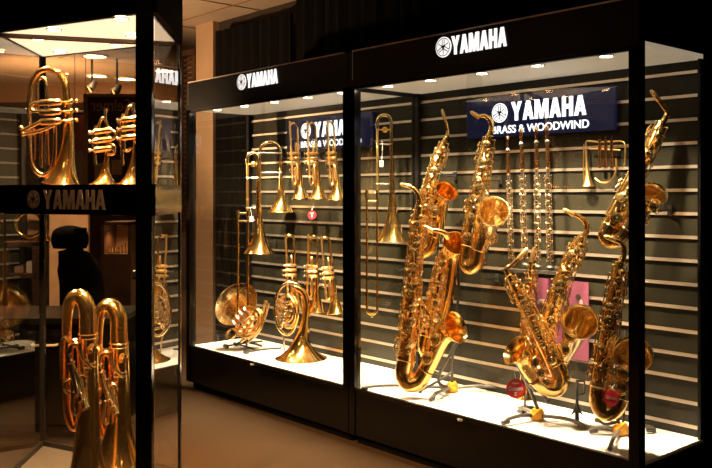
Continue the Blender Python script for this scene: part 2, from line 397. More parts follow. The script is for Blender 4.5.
# inner wall signs
def wall_sign(px0, px1, z0, z1, pxe, pxa, pxb, label, d=DEP-0.025):
    ta = tpx(px0, d); tb = tpx(px1, d)
    k = Kit('lightbox_sign', fp((ta+tb)/2, d, z0), label, 'sign', None)
    bm = bmesh.new(); cbox(bm, tb, ta, d, d+0.018, z0, z1); k.add('panel', bm, M['navy'], smooth=False)
    bm = bmesh.new()
    for z in (z0, z1): bar(bm, fp(ta, d, z), fp(tb, d, z), 0.006, 0.006)
    for t in (ta, tb): bar(bm, fp(t, d, z0), fp(t, d, z1), 0.006, 0.006)
    k.add('frame', bm, M['navy'], smooth=False)
    H = z1-z0
    w0 = tpx(pxa, d); w1 = w0-(tpx(511.5, d)-tpx(586.5, d))
    zc = z0+H*0.62; h = H*0.48
    bm = bmesh.new(); O = fp(w0, d-0.001, zc-h/2); word(bm, 'YAMAHA', O, UX, ZZ, w0-w1, h, NF, 0.003)
    L = k.add('lettering', bm, M['litsign'], smooth=False)
    b1 = bmesh.new(); b2 = bmesh.new(); emblem(b1, b2, fp(tpx(pxe, d), d-0.001, zc-0.002), UX, ZZ, h*0.52, NF, 0.003)
    E = k.add('emblem', b1, M['litsign']); k.add('emblem_lines', b2, M['mark'], E, smooth=False)
    te = tpx(pxe, d)+0.045
    bm = text_bm('BRASS & WOODWIND', fp(te, d-0.003, z0+H*0.07), UX, ZZ, te-w1+0.015, H*0.20, 0.002, 0.012)
    k.add('tagline', bm, M['litsign'], smooth=False, label='smaller white BRASS & WOODWIND line')
    return k
wall_sign(467.5, 615, 1.530, 1.717, 500, 511.5, 586.5, 'navy wall sign with white YAMAHA BRASS & WOODWIND, behind the saxophones and flutes')
wall_sign(287.5, 372, 1.525, 1.717, 306, 315, 369, 'navy wall sign with white YAMAHA BRASS & WOODWIND, behind the hanging trumpets')

# downlights in the cabinet ceilings
def downlight(p, r, watts, rgb, label, group, lm, spot=1.5, cat='ceiling light', name='downlight', tilt=None):
    k = Kit(name, p, label, cat, group)
    bm = bmesh.new(); ring(bm, p-ZZ*0.001, ZZ, r*1.15, r*0.16, 20); k.add('trim_ring', bm, M['trim'])
    bm = bmesh.new(); sweep(bm, [(p-ZZ*0.003, r), (p+ZZ*0.004, r)], 20); k.add('diffuser', bm, M[lm])
    if watts:
        ld = bpy.data.lights.new('downlight_lamp', 'SPOT'); ld.energy = watts*4; ld.color = rgb; ld.spot_size = spot; ld.spot_blend = 0.85
        ld.shadow_soft_size = r
        lo = bpy.data.objects.new('downlight_lamp', ld); COL.objects.link(lo); lo.parent = k.root; lo.location = (0, 0, -0.012)
        lo['label'] = 'light of the downlight'
        if tilt is not None: lo.rotation_euler = tilt.to_track_quat('-Z', 'Y').to_euler()
    return k
ordn = ['first', 'second', 'third', 'fourth', 'fifth', 'sixth']
for i, t in enumerate((1.42, 1.13, 0.82, 0.52, 0.20)):
    downlight(fp(t, 0.10, FBOT-0.003), 0.024, CAB_W, CAB_RGB, ordn[i]+' small recessed downlight from the left in the right cabinet ceiling', 'downlights in the right cabinet', 'lamp', tilt=-NF*0.22-ZZ)
for i, t in enumerate((2.98, 2.68, 2.37, 2.06, 1.77)):
    downlight(fp(t, 0.10, FBOT-0.003), 0.024, CAB_W, CAB_RGB, ordn[i]+' small recessed downlight from the left in the left cabinet ceiling', 'downlights in the left cabinet', 'lamp', tilt=-NF*0.22-ZZ)

# ================================================================ instruments
def pxr(Y, r): return r*Y/F
def reed_keys(k, g, Y, body, N, toward, seed, pmat='keys', bellcups=()):
    rnd = random.Random(seed)
    pts = [(g(x, y, dy), pxr(Y, r)) for x, y, r, dy in body]
    def along(s):
        L = [0]
        for a, b in zip(pts, pts[1:]): L.append(L[-1]+(b[0]-a[0]).length)
        d = s*L[-1]
        for j in range(len(pts)-1):
            if L[j+1] >= d or j == len(pts)-2:
                f = (d-L[j])/max(L[j+1]-L[j], 1e-9); return pts[j][0].lerp(pts[j+1][0], f), pts[j][1]*(1-f)+pts[j+1][1]*f, (pts[j+1][0]-pts[j][0]).normalized()
    rods = bmesh.new()
    def frame(s, th):
        p, r, D = along(s); C = Vector((0, -1, 0)); C = (C-D*C.dot(D)).normalized(); S = D.cross(C)
        return p, r, D, (C*math.cos(th)+S*math.sin(th)).normalized()
    for i in range(N):
        s = 0.05+0.90*(i+0.5)/N; th = toward*(0.15+0.45*((i*7) % 3-1)+0.5*(rnd.random()-0.5))
        p, r, D, n = frame(s, th); rk = min(max(r*(0.45+0.45*rnd.random()), 0.006), 0.024)
        bm = bmesh.new(); disc(bm, p+n*(r+0.004), n, rk, 0.006, 16, 0.0015); ring(bm, p+n*(r+0.0105), n, rk*0.62, 0.0014, 14)
        ball(bm, p+n*(r+0.011), rk*0.22, 6)
        k.add('key_cup', bm, M[pmat])
        q = frame(s, th+toward*0.95); bar(rods, p+n*(r+0.009), q[0]+q[3]*(r+0.012), 0.004, 0.003)
    for th, s0, s1, off, rr in ((1.15, 0.03, 0.50, 0.011, 0.0028), (1.15, 0.53, 0.97, 0.012, 0.003), (1.55, 0.10, 0.80, 0.015, 0.0028), (-1.1, 0.02, 0.42, 0.010, 0.0026), (-1.2, 0.48, 0.93, 0.012, 0.003), (-0.75, 0.2, 0.6, 0.016, 0.0024), (0.8, 0.55, 0.95, 0.018, 0.0026)):
        a = frame(s0, toward*th); b = frame(s1, toward*th); pa = a[0]+a[3]*(a[1]+off); pb = b[0]+b[3]*(b[1]+off)
        sweep(rods, [(pa, rr), (pb, rr)], 8)
        m = max(2, int((pb-pa).length/0.055))
        for j in range(m+1):
            e = frame(s0+(s1-s0)*j/m, toward*th); pp = e[0]+e[3]*(e[1]+off)
            sweep(rods, [(e[0]+e[3]*e[1]*0.9, 0.0022), (pp, 0.0022)], 6); ball(rods, pp, 0.0046, 8)
    for i in range(int(N*1.8)):
        s = 0.04+0.9*rnd.random(); th = toward*(rnd.random()*2.6-1.2); a = frame(s, th); b = frame(min(s+0.03+0.07*rnd.random(), 1), th+rnd.random()*0.7-0.35)
        bar(rods, a[0]+a[3]*(a[1]+0.008), b[0]+b[3]*(b[1]+0.011+0.006*rnd.random()), 0.0042, 0.0025)
    k.add('key_rods', rods, M[pmat])
    # palm keys and spatulas standing off the sides
    for s, th, L in ((0.10, -1.5, 0.035), (0.16, -1.3, 0.038), (0.23, -1.5, 0.034), (0.62, -1.6, 0.03), (0.68, -1.5, 0.03), (0.86, 1.5, 0.025), (0.92, 1.6, 0.028)):
        p, r, D, n = frame(s, toward*th); c = p+n*(r+0.014)
        bm = bmesh.new(); tube(bm, [c-D*L*0.5, c+n*0.006, c+D*L*0.5+n*0.003], 0.0048, 8, 4); sweep(bm, [(p+n*r*0.9, 0.003), (c+n*0.004, 0.003)], 6)
        k.add('palm_key', bm, M[pmat])
    for s in (0.30, 0.36, 0.42, 0.60, 0.66, 0.72):
        p, r, D, n = frame(s, toward*-0.35); bm = bmesh.new(); disc(bm, p+n*(r+0.014), n, 0.0065, 0.003, 10); sweep(bm, [(p+n*r*0.9, 0.002), (p+n*(r+0.015), 0.002)], 6)
        k.add('pearl_touch', bm, M['silver'])
def sax(label, px, d, neck, body, bow, tubeb, rim, toward=1, N=16, seed=1, mm='brass', bm_='brass', rb=None, cups=2, name='saxophone', mouthcap='brass2', k7=6.0, dyb=0.0, rimdy=-0.05):
    Y = Yat(px, d); g = G(Y); base = g(bow[len(bow)//2][0], bow[len(bow)//2][1]+bow[len(bow)//2][2])
    k = Kit(name, base, label, 'saxophone')
    k.Y = Y; k.g = g
    n3 = [(g(x, y, dy), pxr(Y, r)) for x, y, r, dy in neck]
    bm = bmesh.new(); sweep(bm, catmull(n3[1:], 6), 14); k.add('neck', bm, M[mm])
    # mouthpiece with a cap and ligature
    a, b = n3[0][0], n3[1][0]; dr = (b-a).normalized()
    bm = bmesh.new(); sweep(bm, [(a, 0.0035), (a+dr*0.006, pxr(Y, neck[0][2])*0.9), (a.lerp(b, 0.8), pxr(Y, neck[0][2])*1.15), (b+dr*0.01, pxr(Y, neck[0][2])*1.15)], 14); k.add('mouthpiece', bm, M[mouthcap])
    bm = bmesh.new()
    for f in (0.35, 0.6): ring(bm, a.lerp(b, f), dr, pxr(Y, neck[0][2])*1.15, 0.0016, 14)
    k.add('ligature', bm, M['keys'])
    pts = [(g(x, y, dy), pxr(Y, r)) for x, y, r, dy in body]
    bm = bmesh.new(); sweep(bm, catmull(pts, 4) if len(pts) > 2 else pts, 20)
    for s in (0.0, 0.5, 1.0):
        i = int(s*(len(pts)-1)); ring(bm, pts[i][0], pts[-1][0]-pts[0][0], pts[i][1]*1.03, 0.002, 20)
    k.add('body', bm, M[mm])
    bw = [pts[-1]]+[(g(x, y, dy), pxr(Y, r)) for x, y, r, dy in bow]+[(g(*tubeb[0][:2], tubeb[0][3]), pxr(Y, tubeb[0][2]))]
    bm = bmesh.new(); c = catmull(bw, 6); sweep(bm, c, 20)
    ring(bm, c[0][0], c[1][0]-c[0][0], c[0][1]*1.04, 0.0028, 20); ring(bm, c[-1][0], c[-1][0]-c[-2][0], c[-1][1]*1.04, 0.0028, 20)
    k.add('bow', bm, M[mm])
    tb = [g(x, y, dy) for x, y, r, dy in tubeb]+[g(rim[0], rim[1], rimdy)]
    # last point gives the mouth its direction
    bm = bmesh.new(); bell(bm, tb, pxr(Y, tubeb[0][2]), pxr(Y, rim[2]), k7, 0.42); k.add('bell', bm, M[bm_])
    reed_keys(k, g, Y, body, N, toward, seed)
    # cups and a guard on the bell tube
    for j in range(cups):
        f = 0.18+0.30*j; i = min(int(f*(len(tb)-1)), len(tb)-2); q = tb[i].lerp(tb[i+1], f*(len(tb)-1)-i)
        r = pxr(Y, tubeb[0][2])*(1.1+0.3*f); n = Vector((-toward*0.55, -0.8, 0.1)).normalized()
        bm = bmesh.new(); disc(bm, q+n*(r+0.004), n, min(r*0.85, 0.027), 0.007, 20, 0.002); ring(bm, q+n*(r+0.011), n, min(r*0.5, 0.016), 0.0016, 16); k.add('key_cup', bm, M['keys'])
        gb = bmesh.new(); ring(gb, q+n*(r+0.017), n, min(r*0.9, 0.030), 0.002, 18)
        for a in range(3):
            th = a*2.1; o = n.orthogonal().normalized(); e = (o*math.cos(th)+n.cross(o)*math.sin(th))*min(r*0.9, 0.03)
            sweep(gb, [(q+n*r*0.8+e*0.95, 0.0018), (q+n*(r+0.017)+e, 0.0018)], 6)
        k.add('key_guard', gb, M['keys'])
    # brace ring between body and bell
    if len(pts) > 1:
        bm = bmesh.new(); p = pts[0][0].lerp(pts[-1][0], 0.62); q = tb[len(tb)//2]
        ring(bm, p.lerp(q, 0.5), Vector((0, 1, 0)), min((q-p).length*0.22, 0.02), 0.003, 18); sweep(bm, [(p, 0.003), (p.lerp(q, 0.32), 0.003)], 8); sweep(bm, [(p.lerp(q, 0.68), 0.003), (q, 0.003)], 8)
        k.add('body_brace', bm, M['keys'])
    return k

# left group of the right cabinet
S1 = sax('small alto saxophone with its mouthpiece straight up, top left of the saxophone group', 436, 0.36,
  [(442, 109, 1.5, 0), (444.5, 118, 1.4, 0), (447.3, 127, 1.8, 0), (447.8, 134, 2.2, 0), (445, 141, 2.6, 0)],
  [(444.6, 141, 3.0, 0), (433, 175, 5.0, 0), (418, 232, 7.2, 0)],
  [(416, 243, 7.6, 0), (421, 251, 7.8, 0), (430, 247, 7.8, -0.01)],
  [(434, 236, 6.8, -0.02), (438, 222, 7, -0.03), (441.5, 200, 7, -0.05)], (447, 190.5, 11.5), toward=1, N=14, seed=11, rimdy=-0.10)
S2 = sax('tall tenor saxophone hanging upper right of the first four, beside the flutes', 480, 0.36,
  [(470, 111.5, 2.0, 0), (478, 116.5, 2.0, 0), (485, 116, 2.3, 0), (490.5, 121, 2.7, 0), (491.5, 129, 3, 0), (489.3, 136, 3.3, 0)],
  [(489.2, 136, 4.2, 0), (480, 182, 6.6, 0), (469, 246, 8.2, 0)],
  [(466.5, 260, 8.0, 0), (470, 267, 8.0, -0.02), (477, 262, 8.0, -0.04)],
  [(480, 250, 7.4, -0.05), (486, 234, 8, -0.065), (490.5, 221, 9, -0.10), (493, 214.5, 9, -0.135)], (493.5, 211, 15.0), toward=-1, N=16, seed=12, rimdy=-0.17, bm_='pale')
S4 = sax('tenor saxophone hanging behind the tall one, its neck crossing in front of its own bell', 442, 0.30,
  [(424, 226, 1.9, -0.09), (431, 230, 2.0, -0.10), (440, 231, 2.4, -0.10), (447, 235, 2.8, -0.09), (448.5, 243, 3.2, -0.05), (446, 250, 3.4, 0)],
  [(445.5, 250, 4.0, 0), (438, 285, 6, 0), (428, 336, 8.0, 0)],
  [(426, 348, 8, 0), (431, 354, 8, 0.01), (437, 346, 7.6, 0.015)],
  [(440, 330, 7, 0.02), (446, 298, 7, 0.02), (451, 262, 7.5, 0.01), (453, 250, 8, -0.01)], (456, 243, 13), toward=1, N=12, seed=13, rimdy=-0.06, cups=0)
S3 = sax('tallest gold saxophone, front left of the group, its bell turned right above the deck', 428, 0.15,
  [(400, 184, 1.8, 0), (408.5, 186, 2.0, 0), (415, 190, 2.3, 0), (419, 197, 2.7, 0), (419.4, 206, 3.0, 0)],
  [(419.4, 206, 3.8, 0), (415, 265, 6.2, 0), (406, 360, 9.0, 0)],
  [(404, 374, 9.2, 0), (409, 383, 9.0, -0.01), (419, 381, 8.8, -0.02)],
  [(426, 370, 7.8, -0.03), (434, 353, 7.8, -0.03), (441, 338, 8.5, -0.04), (447, 331, 9, -0.045)], (456, 327, 16), toward=1, N=20, seed=14, rimdy=-0.08)
# right group
S7 = None
S6 = sax('tenor saxophone leaning right behind the front alto, large open bell facing the viewer', 566, 0.29,
  [(563, 209, 2.0, 0), (571.5, 213.5, 2.1, 0), (580, 217, 2.4, 0), (586, 223, 2.8, 0), (587, 230, 3.1, 0), (583, 237, 3.4, 0)],
  [(582, 237, 4.4, 0), (567, 268, 6.8, 0), (543, 340, 9.0, 0)],
  [(540, 356, 8.8, 0), (546, 366, 8.8, 0), (556, 366, 8.8, -0.01)],
  [(562, 358, 8.0, -0.02), (569, 346, 8.6, -0.045), (575, 334, 10, -0.085), (579, 325.5, 10, -0.13)], (580, 321.5, 17.5), toward=1, N=16, seed=16, rimdy=-0.17, bm_='pale')
S5 = sax('front alto saxophone with long straight neck, bell turned left beside a red round tag', 535, 0.15,
  [(527.5, 248, 2.0, 0), (520, 257, 2.0, 0), (511.5, 265, 2.1, 0), (506.5, 269, 2.5, 0), (508.5, 275, 2.6, 0)],
  [(508.5, 275, 3.4, 0), (530, 315, 6.0, 0), (555, 364, 8.6, 0)],
  [(561, 378, 8.8, 0), (556, 388, 9.0, 0), (545, 386, 9.0, 0)],
  [(536, 378, 8.2, -0.01), (529, 367, 8.2, -0.01), (524, 357, 9.0, -0.02)], (514.5, 350, 15.5), toward=-1, N=16, seed=15, rimdy=-0.035)
S9 = sax('alto saxophone hanging at the top right, half hidden behind the right post', 635, 0.30,
  [(650.5, 90, 2.1, 0), (657.5, 98.5, 2.0, 0), (663, 106, 2.3, 0), (667, 113, 2.7, 0), (663, 122, 3.2, 0)],
  [(662, 122, 4.2, 0), (645, 158, 6.2, 0), (610, 226, 8.4, 0)],
  [(606, 235, 8.0, 0), (611, 241, 8.0, -0.01), (620, 238, 8.0, -0.02)],
  [(627, 229, 7.4, -0.03), (640, 212, 8.0, -0.04), (649, 201, 9, -0.05)], (655, 193, 13), toward=-1, N=16, seed=19, rimdy=-0.09, bm_='pale')
S8 = sax('alto saxophone low at the right behind the right post, red tag on its lower keys', 615, 0.12,
  [(604, 236, 2.0, 0), (613, 239.5, 2.1, 0), (620, 242, 2.4, 0), (624, 248, 2.8, 0), (623.5, 256, 3.1, 0), (620.5, 262, 3.4, 0)],
  [(620, 262, 4.4, 0), (612, 310, 7, 0), (600, 386, 9.6, 0)],
  [(599, 401, 9.6, 0), (605, 412, 9.4, -0.01), (615, 408, 9.2, -0.02)],
  [(621, 396, 8.4, -0.03), (626, 378, 9, -0.03), (630, 364, 10, -0.04)], (633, 354, 19), toward=1, N=16, seed=18, rimdy=-0.11, bm_='pale')
# straight soprano saxophone
def soprano():
    Y = Yat(528, 0.36); g = G(Y); k = Kit('soprano_saxophone', g(524, 398), 'slim straight soprano saxophone standing behind the front alto', 'saxophone')
    body = [(531, 262, 2.2, 0), (529, 300, 3.4, 0), (525.5, 372, 5.0, 0)]
    pts = [(g(x, y, dy), pxr(Y, r)) for x, y, r, dy in body]
    bm = bmesh.new(); sweep(bm, pts, 18); k.add('body', bm, M['brass'])
    bm = bmesh.new(); bell(bm, [pts[-1][0], g(525, 386), g(524.3, 398)], pts[-1][1], pxr(Y, 10), 4); k.add('bell', bm, M['brass'])
    bm = bmesh.new(); a = g(534, 247); sweep(bm, [(a, 0.004), (a.lerp(pts[0][0], 0.3), 0.0085), (a.lerp(pts[0][0], 0.7), 0.010), (pts[0][0], 0.009)], 12); k.add('mouthpiece', bm, M['brass2'])
    reed_keys(k, g, Y, body, 12, 1, 5)
soprano()

# flutes
def flute_proto():
    k = Kit('flute', (0, 0, 0), 'x', 'flute', 'four flutes standing upright on a peg stand')
    bm = bmesh.new(); sweep(bm, [((0, 0, 0.0), 0.0095), ((0, 0, 0.46), 0.0095)], 16); k.add('body', bm, M['silver'])
    bm = bmesh.new(); sweep(bm, [((0, 0, 0.46), 0.0105), ((0, 0, 0.475), 0.0115), ((0, 0, 0.49), 0.0105), ((0, 0, 0.64), 0.009), ((0, 0, 0.655), 0.010), ((0, 0, 0.662), 0.006)], 16)
    ring(bm, (0, 0, 0.46), (0, 0, 1), 0.0105, 0.002, 16); ring(bm, (0, 0, 0.16), (0, 0, 1), 0.0105, 0.002, 16); k.add('head_joint', bm, M['rose'])
    bm = bmesh.new(); disc(bm, (0, -0.008, 0.585), (0, -1, 0), 0.012, 0.005, 14); k.add('lip_plate', bm, M['silver'])
    for i in range(15):
        bm = bmesh.new(); z = 0.03+i*0.027; x = (-0.003, 0.004)[i % 2]
        disc(bm, (x, -0.010, z), (0.1, -1, 0), 0.0083, 0.004, 14, 0.0005); ring(bm, (x, -0.0145, z), (0.1, -1, 0), 0.0055, 0.0011, 12); k.add('key_cup', bm, M['pale'])
    bm = bmesh.new()
    for x in (0.014, -0.013): sweep(bm, [((x, -0.006, 0.02), 0.0022), ((x, -0.006, 0.43), 0.0022)], 8)
    for i in range(10):
        for x in (0.014, -0.013): ball(bm, Vector((x, -0.006, 0.02+i*0.045)), 0.004, 8)
    k.add('key_rods', bm, M['silver'])
    return k.root
def copy_tree(o, parent=None):
    c = o.copy(); COL.objects.link(c)
    if parent: c.parent = parent
    for ch in o.children: copy_tree(ch, c)
    return c
def pose(o, foot, top, scale, yaw=0.0):
    z = (Vector(top)-Vector(foot)).normalized(); y = Vector((math.sin(yaw), math.cos(yaw), 0)); x = y.cross(z).normalized(); y = z.cross(x)
    R = Matrix((x, y, z)).transposed().to_4x4()
    q = R.to_euler(); o.location = foot; o.rotation_euler = q; o.scale = (scale,)*3
fl = flute_proto(); fpx = [(507.5, 136, 511.5, 262), (521, 129, 525, 262), (536.3, 127, 538, 264), (547, 126, 550, 265)]
flab = ['leftmost upright flute on the stand below the wall sign', 'second upright flute from the left on the stand', 'third upright flute from the left on the stand', 'rightmost upright flute on the stand below the wall sign']
dfl = 0.40
flutes = [fl]+[copy_tree(fl) for _ in range(3)]
for o, (a, b, c, e), lb in zip(flutes, fpx, flab):
    ft, tp = on(c, e, dfl), on(a, b, dfl); s = (tp-ft).length/0.662
    pose(o, ft, tp, s, 0.3); o['label'] = lb
k = Kit('flute_stand', on(531, 272, DEP-0.03), 'black bracket with four pegs carrying the flutes on the slatwall', 'stand')
bm = bmesh.new(); bar(bm, on(503, 268, dfl)-ZZ*0.012, on(560, 270, dfl)-ZZ*0.012, 0.03, 0.012)
for p in (508, 556): bar(bm, on(p, 269, dfl)-ZZ*0.012, on(p, 269, DEP-0.011)-ZZ*0.0, 0.012, 0.03)
k.add('bracket', bm, M['rubber'], smooth=False)
for a, b, c, e in fpx:
    bm = bmesh.new(); p = on(c, e, dfl); sweep(bm, [(p-ZZ*0.012, 0.016), (p-ZZ*0.006, 0.013), (p-ZZ*0.001, 0.006)], 12); k.add('peg', bm, M['rubber'])

# trumpets
def trumpet_proto():
    k = Kit('trumpet', (0, 0, 0), 'x', 'trumpet', 'x')
    V3 = Vector
    bm = bmesh.new(); bell(bm, [V3((0.025, 0, 0.40)), V3((0.025, 0, 0.25)), V3((0.025, 0, 0.12)), V3((0.025, 0, 0.0))], 0.0062, 0.058, 5, 0.10); k.add('bell', bm, M['brass'])
    bm = bmesh.new(); tube(bm, [V3((0.025, 0, 0.40)), V3((0.023, 0, 0.44)), V3((0.0, 0, 0.463)), V3((-0.023, 0, 0.44)), V3((-0.025, 0, 0.40)), V3((-0.025, 0, 0.30))], 0.0062, 12); k.add('bell_bow', bm, M['brass'])
    bm = bmesh.new(); sweep(bm, [(V3((-0.030, -0.018, 0.47)), 0.0052), (V3((-0.030, -0.018, 0.13)), 0.0058)], 12)
    tube(bm, [V3((-0.030, -0.018, 0.16)), V3((-0.030, -0.018, 0.105)), V3((-0.018, -0.012, 0.085)), V3((-0.005, -0.006, 0.105)), V3((-0.004, -0.004, 0.19))], 0.0062, 12)
    ring(bm, (-0.030, -0.018, 0.13), (0, 0, 1), 0.007, 0.0018, 12); ring(bm, (-0.004, -0.004, 0.13), (0, 0, 1), 0.007, 0.0018, 12); k.add('lead_pipe', bm, M['brass2'])
    for i, z in enumerate((0.215, 0.245, 0.275)):
        bm = bmesh.new(); sweep(bm, [(V3((-0.040, -0.012, z)), 0.0095), (V3((-0.038, -0.012, z)), 0.0102), (V3((0.018, -0.012, z)), 0.0102), (V3((0.022, -0.012, z)), 0.008), (V3((0.03, -0.012, z)), 0.004)], 16)
        v = k.add('valve', bm, M['brass2'])
        bm = bmesh.new(); sweep(bm, [(V3((-0.040, -0.012, z)), 0.0025), (V3((-0.052, -0.012, z)), 0.0025), (V3((-0.0525, -0.012, z)), 0.007), (V3((-0.055, -0.012, z)), 0.007)], 12); k.add('finger_button', bm, M['pale'], v)
    bm = bmesh.new()
    tube(bm, [V3((0.0, -0.02, 0.275)), V3((0.0, -0.035, 0.285)), V3((0.0, -0.04, 0.31)), V3((0.0, -0.03, 0.335)), V3((0.0, -0.02, 0.31)), V3((0.0, -0.018, 0.28))], 0.005, 10)
    tube(bm, [V3((-0.02, -0.02, 0.245)), V3((-0.02, -0.045, 0.245)), V3((-0.005, -0.05, 0.245)), V3((-0.005, -0.02, 0.245))], 0.005, 10)
    tube(bm, [V3((0.0, -0.016, 0.215)), V3((0.0, -0.03, 0.19)), V3((0.0, -0.034, 0.13)), V3((0.0, -0.028, 0.115)), V3((0.0, -0.022, 0.13)), V3((0.0, -0.018, 0.2))], 0.005, 10)
    k.add('valve_slides', bm, M['brass2'])
    bm = bmesh.new()
    for z in (0.175, 0.36): sweep(bm, [(V3((-0.030, -0.018, z)), 0.0025), (V3((0.025, 0.0, z)), 0.0025)], 8)
    ring(bm, (-0.038, -0.022, 0.17), (0, 1, 0), 0.011, 0.002, 16); k.add('braces', bm, M['pale'])
    return k.root
tr = trumpet_proto()
tl = [((297, 201), (293, 122), 'upper row trumpet nearest the trombones, hanging bell down', 'trumpets in the upper row', .36),
      ((314.5, 201), (311.5, 122), 'middle trumpet of the upper row, hanging bell down over a red tag', 'trumpets in the upper row', .36),
      ((334, 202), (330, 121), 'upper row trumpet nearest the middle post, hanging bell down', 'trumpets in the upper row', .36),
      ((293, 312), (290, 234), 'lower row trumpet hanging behind the standing French horn', 'trumpets in the lower row', .38),
      ((312.7, 313), (314, 235), 'middle trumpet of the lower row, bell down against the slatwall', 'trumpets in the lower row', .38),
      ((332, 316), (325.5, 236), 'lower row trumpet nearest the middle post, hanging bell down', 'trumpets in the lower row', .38)]
trs = [tr]+[copy_tree(tr) for _ in range(5)]
for i, (o, (b, t, lb, gr, d)) in enumerate(zip(trs, tl)):
    ft, tp = on(b[0], b[1]-2, d), on(t[0], t[1], d); s = (tp-ft).length/0.468
    pose(o, ft, tp, s, (-0.5, -0.3, -0.6, -0.2, 0.35, -0.2)[i]); o['label'] = lb; o['group'] = gr
    # hook on the slatwall carrying it
    hb = Kit('wall_hook', on(b[0], b[1]-42, DEP-0.012), 'black hook on the slatwall holding the '+lb.split(',')[0].replace('upper row trumpet', 'upper trumpet').replace('lower row trumpet', 'lower trumpet'), 'hook')
    bm = bmesh.new(); c = hb.o; disc(bm, c, NF, 0.012, 0.004); tube(bm, [c, c+NF*(DEP-d-0.025), c+NF*(DEP-d-0.018)+ZZ*0.012], 0.003, 8); hb.add('peg', bm, M['rubber'])

# trombones
def trombone(label, d, xl, xr, ytop, ybell, rb, yl_end, slide=None, braces=(), weight=True, silver=False, bx=None):
    Y = Yat((xl+xr)/2, d); g = G(Y); w2 = (xr-xl)/2; xm = (xl+xr)/2; bx = bx or xr
    k = Kit('trombone', g(bx, ybell), label, 'trombone', 'hanging trombones')
    bm = bmesh.new(); bell(bm, [g(xr, ytop+w2*1.1), g(xr+(bx-xr)*0.3, ytop+(ybell-ytop)*0.45), g(bx, ytop+(ybell-ytop)*0.8), g(bx, ybell)], pxr(Y, 1.5), pxr(Y, rb), 6, 0.14); k.add('bell', bm, M['brass'])
    bm = bmesh.new(); arc = [g(xl, ytop+w2*2.0)]+[g(xm-w2*math.cos(a), ytop+w2-w2*math.sin(a)) for a in [i*PI/8 for i in range(9)]]+[g(xr, ytop+w2*2.0)]
    tube(bm, arc, pxr(Y, 1.7), 12); k.add('tuning_slide', bm, M['pale'])
    bm = bmesh.new(); sweep(bm, [(g(xl, ytop+w2*1.9), pxr(Y, 1.4)), (g(xl, yl_end), pxr(Y, 1.4))], 12)
    for f in (0.3, 0.75): ring(bm, g(xl, ytop+w2*1.9+(yl_end-ytop)*f*0.8), ZZ, pxr(Y, 1.7), 0.002, 12)
    k.add('gooseneck', bm, M['brass2'])
    for yb in braces:
        bm = bmesh.new(); sweep(bm, [(g(xl, yb), pxr(Y, 0.9)), (g(xr, yb), pxr(Y, 0.9))], 10)
        for x in (xl, xr): ring(bm, g(x, yb), ZZ, pxr(Y, 1.9), 0.0025, 12)
        k.add('cross_brace', bm, M['silver'])
    if weight:
        bm = bmesh.new(); c = g(xm+0.5, ytop+w2*2.1); ball(bm, c, pxr(Y, 3), 14); sweep(bm, [(g(xl, ytop+w2*2.1), 0.004), (g(xr, ytop+w2*2.1), 0.004)], 8); k.add('counterweight', bm, M['brass2'])
    if slide:
        sx0, sx1, sy0, sy1, dy = slide
        bm = bmesh.new()
        for x in (sx0, sx1): sweep(bm, [(g(x, sy0, dy), pxr(Y, 1.15)), (g(x, sy1, dy), pxr(Y, 1.3))], 12)
        ws = (sx1-sx0)/2; tube(bm, [g(sx0, sy1-1, dy)]+[g((sx0+sx1)/2-ws*math.cos(a), sy1+ws*math.sin(a), dy) for a in [i*PI/6 for i in range(7)]]+[g(sx1, sy1-1, dy)], pxr(Y, 1.4), 12)
        ball(bm, g((sx0+sx1)/2, sy1+ws+2, dy), pxr(Y, 1.4), 8); k.add('hand_slide', bm, M['brass'])
        bm = bmesh.new()
        for yy in (sy0+1, sy0+9): sweep(bm, [(g(sx0, yy, dy), pxr(Y, 1.0)), (g(sx1, yy, dy), pxr(Y, 1.0))], 10)
        for x in (sx0, sx1):
            sweep(bm, [(g(x, sy0-2, dy), pxr(Y, 1.9)), (g(x, sy0+5, dy), pxr(Y, 1.9))], 12)
        k.add('slide_grip', bm, M['pale'])
        sweep_b = bmesh.new(); sweep(sweep_b, [(g(sx1, sy0+1, dy), 0.004), (g(xl, sy0+1, 0), 0.004)], 8) if abs(xl-sx1) > 0.6 or dy else sweep(sweep_b, [(g(sx1, sy0+1, dy), 0.006), (g(xl, sy0+1.5, 0), 0.006)], 8)
        k.add('slide_joint', sweep_b, M['pale'])
    return k
trombone('trombone with wide pale top bow and two bright braces, leftmost large bell nearest the trumpets', 0.355, 259.7, 281, 142, 212, 14, 234, None, (153, 172.5), False)
trombone('trombone nearest the side glass with small white price tag and its bell lowest', 0.25, 247.5, 258.2, 153, 253, 15.5, 213, (238, 248, 212, 316, -0.02), (178, 208), True, bx=259)
trombone('trombone seen just right of the middle post, hanging alone with white price tag', 0.36, 377.5, 391.5, 115, 241, 15.5, 192, (367, 377.3, 192, 309, -0.012), (144, 184), True, bx=392.5)

def swing_tag(c, w, h, m, label, cord, name='price_tag', rnd=False, lines=(), nrm=Vector((0, -1, 0))):
    k = Kit(name, c, label, 'tag')
    n = nrm.normalized(); X = Vector((n.y*-1, n.x, 0)).normalized(); Zt = ZZ
    bm = bmesh.new()
    if rnd: sweep(bm, [(c-n*0.001, w/2), (c+n*0.001, w/2)], 28)
    else: bar(bm, c-ZZ*h/2, c+ZZ*h/2, w, 0.002, n)
    k.add('card', bm, M[m], smooth=False)
    if cord is not None:
        bm = bmesh.new(); tube(bm, [c+ZZ*h/2, (c+cord)*0.5+ZZ*h/4+Vector((0.003, 0, 0)), cord], 0.0011, 6); k.add('string', bm, M['white'])
    for s, w_, h_, dz in lines:
        O = c+n*0.0015-X*w_/2+ZZ*(dz-h_/2)
        k.add('print', text_bm(s, O, X, ZZ, w_, h_, 0.0008, 0.03), M['white'], smooth=False)
    return k
